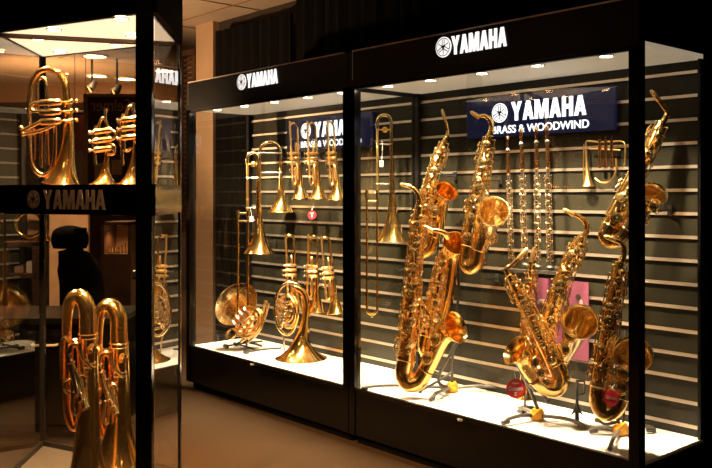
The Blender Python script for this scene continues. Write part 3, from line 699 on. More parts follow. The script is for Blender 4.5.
g = G(Yat(251, 0.19)); swing_tag(g(251.5, 219), 0.022, 0.032, 'white', 'small white price tag hanging on the trombone before the side glass', g(250, 208))
g = G(Yat(381, 0.33)); swing_tag(g(381.5, 163.5), 0.020, 0.034, 'white', 'small white price tag hanging inside the trombone right of the middle post', g(382, 140))
CU = [('YAMAHA', 0.030, 0.006, 0.022), ('Custom', 0.062, 0.018, 0.001), ('Z', 0.012, 0.014, -0.022)]
g = G(Yat(312, 0.34)); swing_tag(g(312, 215), 0.050, 0.058, 'red', 'small oval red tag hanging under the middle upper trumpet', g(313.5, 203), 'red_tag', True, [('T', 0.022, 0.026, 0)])
Y = S5.Y-0.045; g = G(Y); swing_tag(g(515.5, 388.5), 0.080, 0.080, 'red', 'round red Custom Z tag hanging from the front alto saxophone bell', g(512, 366), 'red_tag', True, CU, Vector((0.1, -1, 0)))
Y = S8.Y-0.07; g = G(Y); swing_tag(g(611, 398), 0.060, 0.075, 'red', 'red tag tilted on the keys of the saxophone behind the right post', g(615, 384), 'red_tag', True, [('Custom', 0.048, 0.014, 0.001)], Vector((-0.9, -1, 0.2)))

# French horns
def coils(bm, C, N, X, R, r, turns, off=0.012):
    N = Vector(N).normalized(); X = (Vector(X)-N*Vector(X).dot(N)).normalized(); Yv = N.cross(X)
    pts = []
    for i in range(int(turns*20)+1):
        a = 2*PI*i/20; f = i/(turns*20)
        pts.append((C+X*math.cos(a)*R*(1-0.10*f)+Yv*math.sin(a)*R*(0.9-0.08*f)+N*(f-0.5)*off*turns, r))
    sweep(bm, pts, 10)
def horn_valves(k, C, N, X, s=1.0, n=4):
    N = Vector(N).normalized(); X = (Vector(X)-N*Vector(X).dot(N)).normalized(); Yv = N.cross(X)
    for i in range(n):
        c = C+X*(i-(n-1)/2)*0.036*s
        bm = bmesh.new(); sweep(bm, [(c-N*0.02*s, 0.013*s), (c-N*0.016*s, 0.015*s), (c+N*0.016*s, 0.015*s), (c+N*0.02*s, 0.011*s), (c+N*0.026*s, 0.004*s)], 18); v = k.add('rotary_valve', bm, M['pale'])
        bm = bmesh.new(); tube(bm, [c+N*0.022*s, c+Yv*0.03*s+N*0.024*s, c+Yv*0.062*s+N*0.02*s], 0.0028*s, 8); sweep(bm, [(c+Yv*0.058*s+N*0.02*s, 0.007*s), (c+Yv*0.085*s+N*0.022*s, 0.006*s)], 10); k.add('valve_lever', bm, M['silver'], v)
def slides(bm, C, N, X, s, specs):
    N = Vector(N).normalized(); X = (Vector(X)-N*Vector(X).dot(N)).normalized(); Yv = N.cross(X)
    for x, y, L, wd, nn, ang in specs:
        dx = X*math.cos(ang)+Yv*math.sin(ang); dy = N.cross(dx); a = C+X*x*s+Yv*y*s+N*nn*s
        pts = [a, a+dx*L*0.9*s]+[a+dx*(L+wd/2*math.sin(t))*s+dy*(wd/2-wd/2*math.cos(t))*s for t in (0.3, 0.9, 1.57, 2.2, 2.8)]+[a+dy*wd*s+dx*L*0.9*s, a+dy*wd*s]
        tube(bm, pts, 0.0058*s, 10, 4)
# standing one: bell down on the deck
dH = 0.29; Y = Yat(301, dH); g = G(Y); zb = DECK+0.002
yb = HY+(EYE-zb)*F/Y
k = Kit('french_horn', g(301, yb), 'French horn standing upright on its wide bell on the white deck', 'horn', 'French horns')
bm = bmesh.new(); bell(bm, [g(293, 286), g(303, 292), g(306.5, 306), g(304.5, 328), g(301.5, 342), g(301, 350), g(301, yb)], pxr(Y, 2.4), pxr(Y, 26), 8, 0.17); k.add('bell', bm, M['brass'])
C = g(288, 311, -0.02); N = Vector((-0.75, -0.66, 0.05)); X = ZZ
bm = bmesh.new(); tube(bm, [g(303, 292), g(297, 284.5), g(288, 283), g(280, 289), g(275.5, 302), g(275.5, 316), g(279, 328), g(286, 334.5), g(293, 331), g(297, 320)], pxr(Y, 1.7), 12); k.add('outer_branch', bm, M['pale'])
bm = bmesh.new(); coils(bm, C, N, X, 0.105, 0.0062, 2.3, 0.018); coils(bm, C-Vector((0, 0.02, 0)), N, Vector((0.2, 0, 1)), 0.062, 0.0058, 1.6, 0.016); k.add('tubing', bm, M['brass'])
bm = bmesh.new(); slides(bm, C, N, X, 1.0, [(0.01, -0.05, 0.07, 0.03, 0.03, 0.2), (-0.05, -0.02, 0.06, 0.026, 0.036, 0.3), (-0.02, 0.02, 0.07, 0.024, 0.03, 2.9), (-0.03, 0.05, 0.05, 0.022, 0.036, -2.6)]); k.add('valve_slides', bm, M['pale'])
horn_valves(k, C+Vector((0.0, -0.035, 0)), N, Vector((0.3, 0, 1)))
bm = bmesh.new(); tube(bm, [g(276, 320), g(283, 336), g(284, 346), g(285, 356)], pxr(Y, 0.8), 8); k.add('mouth_pipe', bm, M['pale'])
# tilted one on a low stand: bell turned up to the left
dH = 0.20; Y = Yat(240, dH); g = G(Y)
k = Kit('french_horn', g(241, 341), 'French horn lying tilted on a low black stand, bell open towards upper left', 'horn', 'French horns')
bm = bmesh.new(); bell(bm, [g(236, 334, 0.0), g(246, 331, 0.03), g(249, 322, 0.03), g(243, 311, 0.0), g(236, 304, -0.07)], pxr(Y, 3.0), pxr(Y, 23), 3.4, 0.35, 36); k.add('bell', bm, M['pale'])
C = g(249, 322, -0.06); N = Vector((-0.35, -0.90, 0.25)); X = Vector((0.7, 0, 0.7))
bm = bmesh.new(); coils(bm, C, N, X, 0.105, 0.0062, 2.4, 0.018); coils(bm, C-Vector((0.0, 0.025, 0)), N, X, 0.075, 0.0058, 1.6, 0.016); coils(bm, g(231, 334, -0.08), N, X, 0.034, 0.0058, 1.8, 0.013); k.add('tubing', bm, M['brass'])
bm = bmesh.new(); slides(bm, C, N, X, 1.0, [(-0.05, -0.04, 0.09, 0.026, 0.035, 0.1), (-0.06, 0.0, 0.10, 0.026, 0.042, 0.05), (-0.05, 0.035, 0.08, 0.024, 0.035, 0.1), (0.02, -0.07, 0.05, 0.024, 0.03, 2.6)]); k.add('valve_slides', bm, M['rose'])
horn_valves(k, C+Vector((-0.005, -0.045, -0.005)), N, X)
bm = bmesh.new(); tube(bm, [g(247, 343, -0.05), g(257, 334, -0.05), g(265, 318, -0.05), g(269, 303, -0.05)], pxr(Y, 1.3), 10); tube(bm, [g(240, 342, -0.05), g(252, 333, -0.03), g(262, 314, -0.03), g(266, 300, -0.03)], pxr(Y, 2.0), 10); k.add('mouth_pipe', bm, M['pale'])
# low stand under it
def deckp(px, py): # where a sight line meets the deck top
    Yd = (EYE-DECK)*F/(py-HY); return Vector(((px-CX)/F*Yd, Yd, DECK))
k = Kit('horn_stand', deckp(245, 349), 'low black stand with round rubber feet under the tilted French horn', 'stand')
for a, b in (((226, 348), (262, 343)), ((246, 354), (281, 350)), ((236, 346), (256, 352))):
    bm = bmesh.new(); p, q = deckp(*a)+ZZ*0.012, deckp(*b)+ZZ*0.012; tube(bm, [p, p.lerp(q, .5)+ZZ*0.004, q], 0.006, 8)
    l = k.add('leg', bm, M['rubber'])
    bm = bmesh.new(); sweep(bm, [(p-UX*0.018, 0.012), (p+UX*0.018, 0.012)], 12); k.add('rubber_foot', bm, M['rubber'], l)
bm = bmesh.new(); tube(bm, [deckp(246, 349)+ZZ*0.012, g(247, 340), g(243, 334, 0.01)], 0.007, 8); tube(bm, [g(238, 343, -0.02), g(247, 342, -0.03), g(262, 346, -0.04)], 0.008, 8); k.add('cradle', bm, M['rubber'])

# small rotary-style trumpet hanging on the wall under the sign
Y = Yat(604, 0.43); g = lambda px, py, dy=0.0: on(px, py, 0.45)
k = Kit('pocket_trumpet', g(590, 186), 'small boxy trumpet hanging flat on the slatwall below the sign right end', 'trumpet')
bm = bmesh.new(); bell(bm, [g(586, 142), g(586.5, 158), g(587.5, 174), g(588, 186)], pxr(Y, 0.9), pxr(Y, 6), 4, 0.15); k.add('bell', bm, M['brass2'])
bm = bmesh.new(); tube(bm, [g(586, 143), g(588, 141), g(600, 142), g(612, 141.5), g(622, 141.5), g(625, 146), g(625, 160), g(624, 166)], pxr(Y, 0.9), 10)
tube(bm, [g(590, 149), g(600, 149), g(620, 150)], pxr(Y, 0.8), 10); tube(bm, [g(595, 178), g(600, 182), g(607, 182.5), g(612, 179), g(616, 170), g(616, 158)], pxr(Y, 0.9), 10)
tube(bm, [g(584, 186), g(583.5, 165), g(584, 144)], pxr(Y, 0.7), 8); k.add('tubing', bm, M['brass2'])
for i, x in enumerate((600, 606, 612)):
    bm = bmesh.new(); sweep(bm, [(g(x, 140), pxr(Y, 1.9)), (g(x, 168), pxr(Y, 1.9))], 12); sweep(bm, [(g(x, 140), pxr(Y, .5)), (g(x, 136.5), pxr(Y, .5)), (g(x, 136.4), pxr(Y, 1.4)), (g(x, 135.8), pxr(Y, 1.4))], 10); k.add('valve', bm, M['rose'])
# poster
d = DEP-0.016
k = Kit('poster', on(561, 352, d), 'pink poster with a pale dark-haired face leaning on the slatwall behind the saxophones', 'poster')
def psurf(bm, cx, cy, rx, ry, dd, n=24):
    sweepv = [bm.verts.new(on(cx+rx*math.cos(2*PI*i/n), cy+ry*math.sin(2*PI*i/n), dd)) for i in range(n)]
    f = bm.faces.new(sweepv); r = bmesh.ops.extrude_face_region(bm, geom=[f]); bmesh.ops.translate(bm, verts=[v for v in r['geom'] if isinstance(v, bmesh.types.BMVert)], vec=-NF*0.0006)
bm = bmesh.new(); ta, tb = tpx(533.5, d), tpx(588.5, d); ya = fp(ta, d, 0).y
cbox(bm, tb, ta, d, d+0.004, EYE-(352-HY)*ya/F, EYE-(277.5-HY)*ya/F); k.add('sheet', bm, M['pink'], smooth=False)
bm = bmesh.new(); psurf(bm, 546, 312, 4, 12, d-0.001); psurf(bm, 551, 301, 6, 3, d-0.001); psurf(bm, 559, 296, 3.5, 4, d-0.001); psurf(bm, 542, 302, 5, 3, d-0.001); psurf(bm, 581, 303, 1.6, 3.5, d-0.001); k.add('pale_print', bm, M['cream'], smooth=False)
bm = bmesh.new(); psurf(bm, 557, 289, 4.5, 4.5, d-0.002); psurf(bm, 578, 297, 2.6, 2.8, d-0.002); k.add('dark_print', bm, M['hair'], smooth=False)
# sax stands
def stand(label, feet, hub, post, arms, top=None, dz=0.0125):
    k = Kit('saxophone_stand', deckp(*hub), label, 'stand', 'saxophone stands'); h = deckp(*hub)+ZZ*0.02
    for ft in feet:
        bm = bmesh.new(); p = deckp(*ft)+ZZ*dz; tube(bm, [h, h.lerp(p, 0.5)+ZZ*0.014, h.lerp(p, 0.85)+ZZ*0.012, p], 0.0085, 10); l = k.add('leg', bm, M['standgrey'])
        bm = bmesh.new(); e = (p-h).normalized(); sweep(bm, [(p-e*0.03+ZZ*0.002, 0.0105), (p+e*0.004, 0.0095)], 12); k.add('rubber_foot', bm, M['rubber'], l)
    bm = bmesh.new(); disc(bm, h-ZZ*0.014, ZZ, 0.032, 0.030, 16); disc(bm, h+Vector((0, 0, 0.012)), ZZ, 0.022, 0.016, 16)
    bar(bm, h+Vector((-0.02, -0.02, 0.0)), h+Vector((0.02, -0.02, 0.03)), 0.02, 0.02); k.add('joint', bm, M['yellow'])
    for path, r in post:
        bm = bmesh.new(); gg = G(h.y); tube(bm, [h]+[gg(*q) for q in path], r, 10); k.add('upright', bm, M['rubber'])
    for path in arms:
        bm = bmesh.new(); gg = G(h.y); tube(bm, [gg(*q) for q in path], 0.0065, 10); ball(bm, gg(*path[-1]), 0.011, 10); k.add('cradle_arm', bm, M['rubber'])
    return k
stand('black saxophone stand with yellow joint at the tall left saxophone', [(362, 391), (431, 402), (505, 392)], (452, 392), [([(452, 380), (453, 350, .0), (458, 300, 0.0), (459, 262, 0.0)], 0.007), ([(440, 384, -0.05), (440, 373, -0.07), (452, 352, -0.1), (461, 336, -0.1)], 0.008)],
      [[(440, 374, -0.07), (430, 371, -0.08), (424, 372, -0.09)], [(452, 372, 0.0), (440, 380, -0.02), (420, 391, -0.02)]], None)
stand('black saxophone stand with yellow joint under the front alto and its red tag', [(503, 426), (519, 414), (585, 430)], (537, 420), [([(538, 410), (531, 392, -0.0), (523, 375, -0.02), (514, 356, -0.03)], 0.008), ([(525, 412, 0.1), (526, 395, .14)], 0.006)],
      [[(530, 390, -0.0), (540, 392, -0.0), (548, 401, -0.0)], [(523, 376, -0.02), (527, 382, -0.06), (535, 390, -0.03)]])
stand('black saxophone stand with yellow joint at the right saxophone behind the post', [(590, 434), (654, 433), (610, 452)], (620, 435), [([(619, 424), (616, 416, 0), (611, 420, -0.02)], 0.008), ([(623, 424, 0.05), (626, 330, .1)], 0.006)], [[(616, 422, -0.0), (606, 424, -0.01), (597, 420, -0.02)]])
# separate folding peg with fins
k = Kit('instrument_peg', deckp(577, 424), 'black conical instrument peg with fins standing right of the front alto', 'stand')
g = G(k.o.y); bm = bmesh.new(); sweep(bm, [(k.o+ZZ*0.001, 0.012), (g(577, 420), 0.010), (g(577, 398), 0.006), (g(577, 380), 0.006)], 12)
bar(bm, g(577, 381), g(585, 381), 0.008, 0.008); bar(bm, g(584.5, 381), g(584, 394), 0.006, 0.006); bar(bm, g(584, 394), g(577, 394), 0.006, 0.006); k.add('shaft', bm, M['rubber'])
bm = bmesh.new()
for a in (0, 1.57, 3.14, 4.71):
    e = Vector((math.cos(a), math.sin(a), 0)); vs = [g(577, 404), g(577, 404)+e*0.006, g(577, 416)+e*0.027, g(577, 412)+e*0.006, g(577, 418)]
    s = Vector((-e.y, e.x, 0))*0.002; f = bm.faces.new([bm.verts.new(v+s) for v in vs]); r = bmesh.ops.extrude_face_region(bm, geom=[f]); bmesh.ops.translate(bm, verts=[v for v in r['geom'] if isinstance(v, bmesh.types.BMVert)], vec=-s*2)
k.add('fins', bm, M['rubber'], smooth=False)
# wall hooks for the hanging saxophones and trombones
def wallhook(px, py, dt, label):
    c = on(px, py, DEP-0.012); k = Kit('wall_hook', c, label, 'hook')
    bm = bmesh.new(); bar(bm, c-ZZ*0.02, c+ZZ*0.02, 0.02, 0.008, NF); k.add('plate', bm, M['rubber'], smooth=False)
    L = DEP-dt
    bm = bmesh.new(); tube(bm, [c, c+NF*L*0.6, c+NF*L-ZZ*0.003, c+NF*(L+0.012)+ZZ*0.012], 0.0045, 8); k.add('peg', bm, M['rubber'])
wallhook(455, 176, 0.40, 'black hook on the slatwall beside the small top left alto')
wallhook(500, 180, 0.40, 'black hook on the slatwall right of the tall hanging tenor')
wallhook(410, 269, 0.40, 'empty black hook on the slatwall left of the tallest saxophone')
wallhook(497, 278, 0.40, 'empty black hook on the slatwall right of the hanging tenor bow')
wallhook(670, 210, 0.40, 'black hook on the slatwall under the top right saxophone bell')
wallhook(275, 242, 0.40, 'empty black hook on the slatwall right of the low trombone bell')

# ================================================================ the left showcase
A = Vector((-1.345, 3.14)); B = Vector((-0.671, 2.78)); C2 = Vector((-0.701, 3.335)); D = Vector((-1.375, 3.695))
CT = 1.85; CTOP = 2.09; SH = 1.283; SHB = 1.178; CF = 0.15
k = Kit('glass_showcase', ((A+C2)/2).to_3d(), 'tall free-standing black glass showcase at the left holding low brass and small horns', 'display case')
def plate(bm, z0, z1, ins=0.0):
    cen = (A+B+C2+D)/4; q = [p+(cen-p).normalized()*ins for p in (A, B, C2, D)]
    quad_box(bm, *[p.to_3d()+ZZ*z0 for p in q], (0, 0, z1-z0))
bm = bmesh.new(); plate(bm, 0.0, CF-0.012); k.add('plinth', bm, M['gloss'], smooth=False)
bm = bmesh.new(); plate(bm, CF-0.012, CF, 0.01); k.add('deck', bm, M['rubber'], smooth=False)
bm = bmesh.new(); plate(bm, SHB+0.004, SH-0.006, 0.03); k.add('shelf', bm, M['black'], smooth=False)
bm = bmesh.new(); plate(bm, SH-0.006, SH, 0.03); k.add('shelf_top', bm, M['wood'], smooth=False)
bm = bmesh.new()
for p, q in ((A, B), (B, C2), (C2, D), (D, A)): bar(bm, p.to_3d()+ZZ*(SH+SHB)/2, q.to_3d()+ZZ*(SH+SHB)/2, 0.02, SH-SHB)
bandp = k.add('shelf_band', bm, M['gloss'], smooth=False)
bm = bmesh.new(); plate(bm, CT, CT+0.02, 0.012); k.add('ceiling_panel', bm, M['litceil'], smooth=False, label='cream ceiling panel with added soft glow')
bm = bmesh.new(); plate(bm, CT+0.02, CTOP)
for p, q in ((A, B), (B, C2), (C2, D), (D, A)): bar(bm, p.to_3d()+ZZ*(CT+0.12), q.to_3d()+ZZ*(CT+0.12), 0.03, 0.24)
k.add('fascia', bm, M['matte'], smooth=False)
bm = bmesh.new(); bar(bm, (A.to_3d()+ZZ*(CT-0.008)), (C2.to_3d()+ZZ*(CT-0.008)), 0.03, 0.014); k.add('ceiling_bar', bm, M['wood'], smooth=False)
for p, wx0, wx1, wy in ((A, -0.012, 0.012, 0.024), (B, -0.052, 0.001, 0.03), (C2, -0.004, 0.008, 0.024), (D, -0.010, 0.012, 0.024)):
    bm = bmesh.new(); box(bm, p.x+wx0, p.x+wx1, p.y-wy/2, p.y+wy/2, 0, CTOP); k.add('post', bm, M['gloss'], smooth=False)
for p, q in ((A, B), (B, C2), (C2, D), (D, A)):
    for z0, z1 in ((CF, SHB), (SH, CT)):
        bm = bmesh.new(); e = (q-p).normalized()*0.02; bar(bm, (p+e).to_3d()+ZZ*(z0+z1)/2, (q-e).to_3d()+ZZ*(z0+z1)/2, 0.006, z1-z0); k.add('glass_pane', bm, M['caseglass'], smooth=False)
bm = bmesh.new()
for p, q in ((C2, D), (D, A)): bar(bm, p.to_3d()+ZZ*(CF+0.01), q.to_3d()+ZZ*(CF+0.01), 0.018, 0.02)
k.add('base_rail', bm, M['black'], smooth=False)
# letters on the shelf band
ab = (B-A).to_3d().normalized(); nb = Vector((ab.y, -ab.x, 0)); nb = nb if nb.y < 0 else -nb
def onband(px, py, off=0.0105):
    kk = (px-CX)/F; q = A+Vector((nb.x, nb.y))*off; dd = Vector((ab.x, ab.y)); s = (kk*q.y-q.x)/(dd.x-kk*dd.y); p = q+dd*s
    return Vector((p.x, p.y, EYE+(HY-py)*p.y/F))
p = onband(43.5, 210.5); q = onband(105.5, 210.5); hh = 0.068; p.z = q.z = (SH+SHB)/2-hh/2
bm = bmesh.new(); word(bm, 'YAMAHA', p, ab, ZZ, (q-p).length, hh, nb, 0.002); L = k.add('lettering', bm, M['tan'], bandp, smooth=False)
e = onband(33.5, 200); e.z = (SH+SHB)/2; b1 = bmesh.new(); b2 = bmesh.new(); emblem(b1, b2, e, ab, ZZ, 0.032, nb, 0.002)
k.add('emblem', b1, M['tan'], bandp); k.add('emblem_lines', b2, M['mark'], bandp, smooth=False)
bm = bmesh.new(); c = B.to_3d()+Vector((-0.045, 0.0, EYE-(275-HY)*2.78/F)); bar(bm, c-Vector((0.02, 0, 0)), c+Vector((0.03, 0, 0)), 0.02, 0.028); lk = k.add('lock', bm, M['rubber'], smooth=False)
bm = bmesh.new(); disc(bm, c+Vector((-0.012, -0.01, 0)), Vector((0, -1, 0)), 0.008, 0.006); k.add('key_cylinder', bm, M['silver'], lk)
# its downlights
for i, (px, py) in enumerate(((54, 28), (38, 37.5), (60, 50.5), (121, 17), (133, 34.5), (116, 43.5))):
    Yc = 0.6*F/(HY-py)
    downlight(Vector(((px-CX)/F*Yc, Yc, CT-0.004)), 0.022, CASE_W, CASE_RGB, ['front left', 'far left', 'rear left', 'front right', 'middle right', 'rear right'][i]+' small downlight in the glass showcase ceiling', 'downlights in the showcase', 'lamp2', 1.9)
# lower shelf lights under the band
for i, (fx, fy) in enumerate(((0.25, 0.25), (0.75, 0.25), (0.5, 0.7))):
    q = A+(B-A)*fx+(D-A)*fy
    downlight(Vector((q.x, q.y, SHB-0.001)), 0.02, CASE_W*2.2, CASE_RGB, ['left', 'right', 'rear'][i]+' small downlight under the showcase shelf', 'downlights under the shelf', 'lamp2', 2.3)

def brass_kit(name, label, Y, base, cat, group=None):
    k = Kit(name, G(Y)(*base), label, cat, group); k.g = G(Y); k.Y = Y
    def t(nm, pts, r, m='brass', n=5, seg=14, k=k):
        bm = bmesh.new()
        sets = pts if isinstance(pts[0], list) else [pts]
        for s in sets:
            pr = [(k.g(q[0], q[1], q[3] if len(q) > 3 else 0.0), pxr(k.Y, q[2] if len(q) > 2 and q[2] else r)) for q in s]
            sweep(bm, catmull(pr, n), seg)
        return k.add(nm, bm, M[m])
    k.t = t
    return k
# lower: two euphoniums standing on their bells
def euph(Y, ox, oy, sc, label, flip=1):
    yb = HY+(EYE-CF-0.002)*F/Y
    def p(x, y, r=None, dy=0.0): return (ox+x*sc*0.66, oy+y*sc, (r*sc*0.84 if r else None), dy)
    k = brass_kit('euphonium', label, Y, (ox+11*sc, yb), 'horn', 'euphoniums in the showcase')
    g = k.g
    bm = bmesh.new(); bell(bm, [g(*p(17, 22)[:2]), g(*p(18, 70)[:2]), g(*p(17, 120)[:2]), g(ox+11*sc, oy+150*sc), g(ox+11*sc, yb)], pxr(Y, 8.4*sc), pxr(Y, 32*sc), 7, 0.2, 32); k.add('bell', bm, M['brass'])
    k.t('top_bow', [p(17, 24, 10), p(16, 12, 10), p(9, 2.5, 9.4), p(0, 0.5, 8.6), p(-8, 4, 7.6), p(-13, 13, 6.6), p(-14.5, 30, 5.8)], 6, 'brass', 6, 20)
    k.t('outer_branch', [[p(-14.5, 28, 5.8), p(-15, 60, 5.2), p(-15, 100, 4.8), p(-12, 122, 4.6), p(-3, 132, 4.4), p(6, 124, 4.2, -0.02), p(7, 100, 4.0, -0.03), p(6, 60, 3.8, -0.03)],
                          [p(6, 62, 3.8, -0.03), p(4, 52, 3.6, -0.04), p(-2, 48, 3.4, -0.05), p(-8, 53, 3.2, -0.05), p(-9, 70, 3.0, -0.05)]], 4, 'rose', 5, 16)
    k.t('main_slide', [[p(-21, 90, 2.6, -0.02), p(-21.5, 52, 2.8, -0.02), p(-19, 43, 3, -0.02), p(-15, 43, 3, -0.02), p(-12.5, 50, 2.8, -0.03), p(-12, 90, 2.6, -0.03)],
                       [p(28, 110, 2.6, -0.01), p(29, 60, 3, -0.01), p(27, 52, 3.4, -0.01), p(23, 50, 3.4, -0.02), p(20, 56, 3.0, -0.06)]], 3, 'brass', 5, 12)
    for i in range(3):
        bm = bmesh.new(); a = g(*p(-9+i*5.5, 66+i*7)[:2], -0.065); dr = Vector((0.3, -0.1, -1)).normalized()
        sweep(bm, [(a, 0.004), (a+dr*0.006, 0.012), (a+dr*0.11, 0.012), (a+dr*0.113, 0.0135), (a+dr*0.122, 0.011)], 16); v = k.add('valve', bm, M['pale'])
        bm = bmesh.new(); sweep(bm, [(a, 0.003), (a-dr*0.022, 0.003), (a-dr*0.0225, 0.011), (a-dr*0.028, 0.011)], 12); k.add('finger_button', bm, M['silver'], v)
    k.t('valve_slides', [[p(-10, 84, 2.2, -0.06), p(-16, 86, 2.2, -0.07), p(-17, 94, 2.2, -0.07), p(-10, 97, 2.2, -0.06)],
                         [p(-3, 96, 2.2, -0.07), p(-6, 112, 2.2, -0.07), p(0, 118, 2.2, -0.07), p(3, 98, 2.2, -0.06)],
                         [p(4, 82, 2.2, -0.06), p(11, 80, 2.2, -0.06), p(12, 90, 2.2, -0.06), p(5, 93, 2.2, -0.06)]], 2.2, 'pale', 5, 10)
    bm = bmesh.new()
    for yy in (38, 42, 66, 70):
        ring(bm, g(*p(17.6, yy)[:2]), ZZ, pxr(Y, 8.9*sc+yy*0.016), 0.0025, 24)
    for yy in (44, 78): sweep(bm, [(g(*p(-15, yy)[:2]), 0.004), (g(*p(8, yy)[:2]), 0.004)], 8)
    for yy in (55, 95): sweep(bm, [(g(*p(18, yy)[:2]), 0.004), (g(*p(28.5, yy)[:2]), 0.004)], 8)
    k.add('ferrules', bm, M['pale'])
    k.t('mouth_pipe', [p(24, 72, 2.2, -0.04), p(14, 66, 2.2, -0.06), p(8, 60, 2.2, -0.07), p(6, 47, 2.4, -0.07)], 2.2, 'pale', 5, 10)
    return k
euph(3.02, 76.5, 296, 1.0, 'front euphonium standing bell down on the showcase floor, left one')
euph(3.34, 107.5, 305, 1.0, 'rear euphonium standing bell down on the showcase floor, right one')

# upper shelf: flugelhorn-like alto horn, two small cornets
Y = 3.16
k = brass_kit('alto_horn', 'large oval alto horn standing on its bell on the showcase shelf', Y, (62, HY-(SH-EYE)*F/Y), 'horn')
yb = HY-(SH+0.001-EYE)*F/Y; g = k.g
bm = bmesh.new(); bell(bm, [g(66.5, 92), g(68.5, 120), g(67.5, 150), g(62, yb)], pxr(Y, 3.6), pxr(Y, 19), 5, 0.2, 30); k.add('bell', bm, M['brass'])
k.t('top_bow', [(66.5, 94, 3.6), (64.5, 82, 3.4), (58, 73, 3.1), (49, 69.5, 3.0), (39, 72, 2.8), (32, 82, 2.6), (29.5, 98, 2.5)], 3, 'brass', 6, 16)
k.t('outer_branch', [[(29.5, 96, 2.5), (29, 125, 2.4), (30, 155, 2.3), (35, 170, 2.2), (44, 175, 2.2), (52, 168, 2.1, -.01), (55, 150, 2.0, -.01), (55, 125, 2.0, -.01)], [(38, 110, 1.6, -.03), (37, 85, 1.6, -.03), (41, 78, 1.6, -.03), (46, 82, 1.6, -.03), (47, 110, 1.6, -.03)]], 2.4, 'pale', 5, 14)
k.t('inner_tubes', [[(34, 160, 1.7, -.02), (34, 128, 1.7, -.02)], [(41, 168, 1.7, -.02), (41, 128, 1.7, -.02)], [(48, 165, 1.7, -.02), (47, 130, 1.7, -.02)]], 1.7, 'rose', 3, 10)
for i in range(3):
    y0 = 103+i*9.5
    bm = bmesh.new(); sweep(bm, [(g(40, y0, -.04), pxr(Y, 2.8)), (g(41, y0, -.04), pxr(Y, 3.3)), (g(60, y0-1, -.04), pxr(Y, 3.3)), (g(61, y0-1, -.04), pxr(Y, 2.6))], 16); v = k.add('valve', bm, M['pale'])
    bm = bmesh.new(); sweep(bm, [(g(61, y0-1, -.04), pxr(Y, .8)), (g(71, y0-1.6, -.04), pxr(Y, .8)), (g(71.2, y0-1.6, -.04), pxr(Y, 2.6)), (g(72.8, y0-1.6, -.04), pxr(Y, 2.6))], 12)
    ball(bm, g(76.5, y0-2, -.04), pxr(Y, 1.8), 10); k.add('finger_button', bm, M['keys'], v)
k.t('valve_slides', [[(40, 103, 1.6, -.04), (34, 103, 1.6, -.04), (31, 107, 1.6, -.04), (34, 111, 1.6, -.04), (40, 111, 1.6, -.04)], [(40, 122, 1.8, -.05), (26, 129, 1.8, -.05), (22, 131, 2.2, -.05)], [(55, 125, 1.7, -.05), (40, 131, 1.7, -.05), (24, 134, 1.7, -.05)]], 1.7, 'keys', 5, 12)
bm = bmesh.new(); ball(bm, g(21, 128, -.05), pxr(Y, 2.6), 10); ball(bm, g(23, 134, -.05), pxr(Y, 2.6), 10); ball(bm, g(59, 72, -.02), pxr(Y, 2.4), 10); ball(bm, g(67, 75, -.02), pxr(Y, 2.2), 10); k.add('knobs', bm, M['keys'])
def cornet(ox, Y, label, tall):
    yb = HY-(SH+0.001-EYE)*F/Y
    k = brass_kit('cornet', label, Y, (ox, yb), 'horn', 'small cornets on the showcase shelf'); g = k.g
    top = 106 if tall else 118
    bm = bmesh.new(); bell(bm, [g(ox+4, top+16), g(ox+4, 150), g(ox+2, 170), g(ox+1, yb)], pxr(Y, 1.6), pxr(Y, 14), 6, 0.12, 26); k.add('bell', bm, M['brass'])
    k.t('tubing', [[(ox+4, top+18), (ox+3.5, top+6), (ox, top), (ox-4, top+5), (ox-6, top+18), (ox-7, 146), (ox-4, 151), (ox, 148)], [(ox-8, 165), (ox-9, 150), (ox-9, top+14), (ox-7, top+8)], [(ox-12, top+12), (ox-12, 138), (ox-10, 145), (ox-8, 140), (ox-8, top+20)]], 1.5, 'pale', 5, 12)
    for i in range(3):
        y0 = top+14+i*9
        bm = bmesh.new(); sweep(bm, [(g(ox-9, y0, -.02), pxr(Y, 2.3)), (g(ox-8.6, y0, -.02), pxr(Y, 2.9)), (g(ox+7, y0-2, -.02), pxr(Y, 2.9)), (g(ox+8, y0-2, -.02), pxr(Y, 2.2))], 14); v = k.add('valve', bm, M['keys'])
        bm = bmesh.new(); sweep(bm, [(g(ox-9, y0, -.02), pxr(Y, .7)), (g(ox-13, y0+.4, -.02), pxr(Y, .7)), (g(ox-13.1, y0+.4, -.02), pxr(Y, 2)), (g(ox-14, y0+.4, -.02), pxr(Y, 2))], 10); k.add('finger_button', bm, M['silver'], v)
    k.t('valve_slides', [[(ox+6, top+12, 0, -.02), (ox+11, top+14, 0, -.02), (ox+11, top+20, 0, -.02), (ox+6, top+22, 0, -.02)], [(ox+6, top+26, 0, -.02), (ox+11, top+28, 0, -.02), (ox+10, top+36, 0, -.02), (ox+4, top+36, 0, -.02)]], 1.4, 'pale', 5, 10)
    bm = bmesh.new(); a = g(ox+2, top-4 if not tall else top+2, -.02); sweep(bm, [(a-ZZ*0.02, 0.004), (a+ZZ*0.01, 0.006), (a+ZZ*0.02, 0.010)], 12, inner=1); k.add('mouthpiece', bm, M['silver'])
cornet(103.5, 3.12, 'small cornet in the middle of the showcase shelf', False)
cornet(131, 3.06, 'taller small cornet on the showcase shelf beside the thick front post', True)

# ================================================================ shop beyond the showcase
def far_px(px, Y): return (px-CX)/F*Y
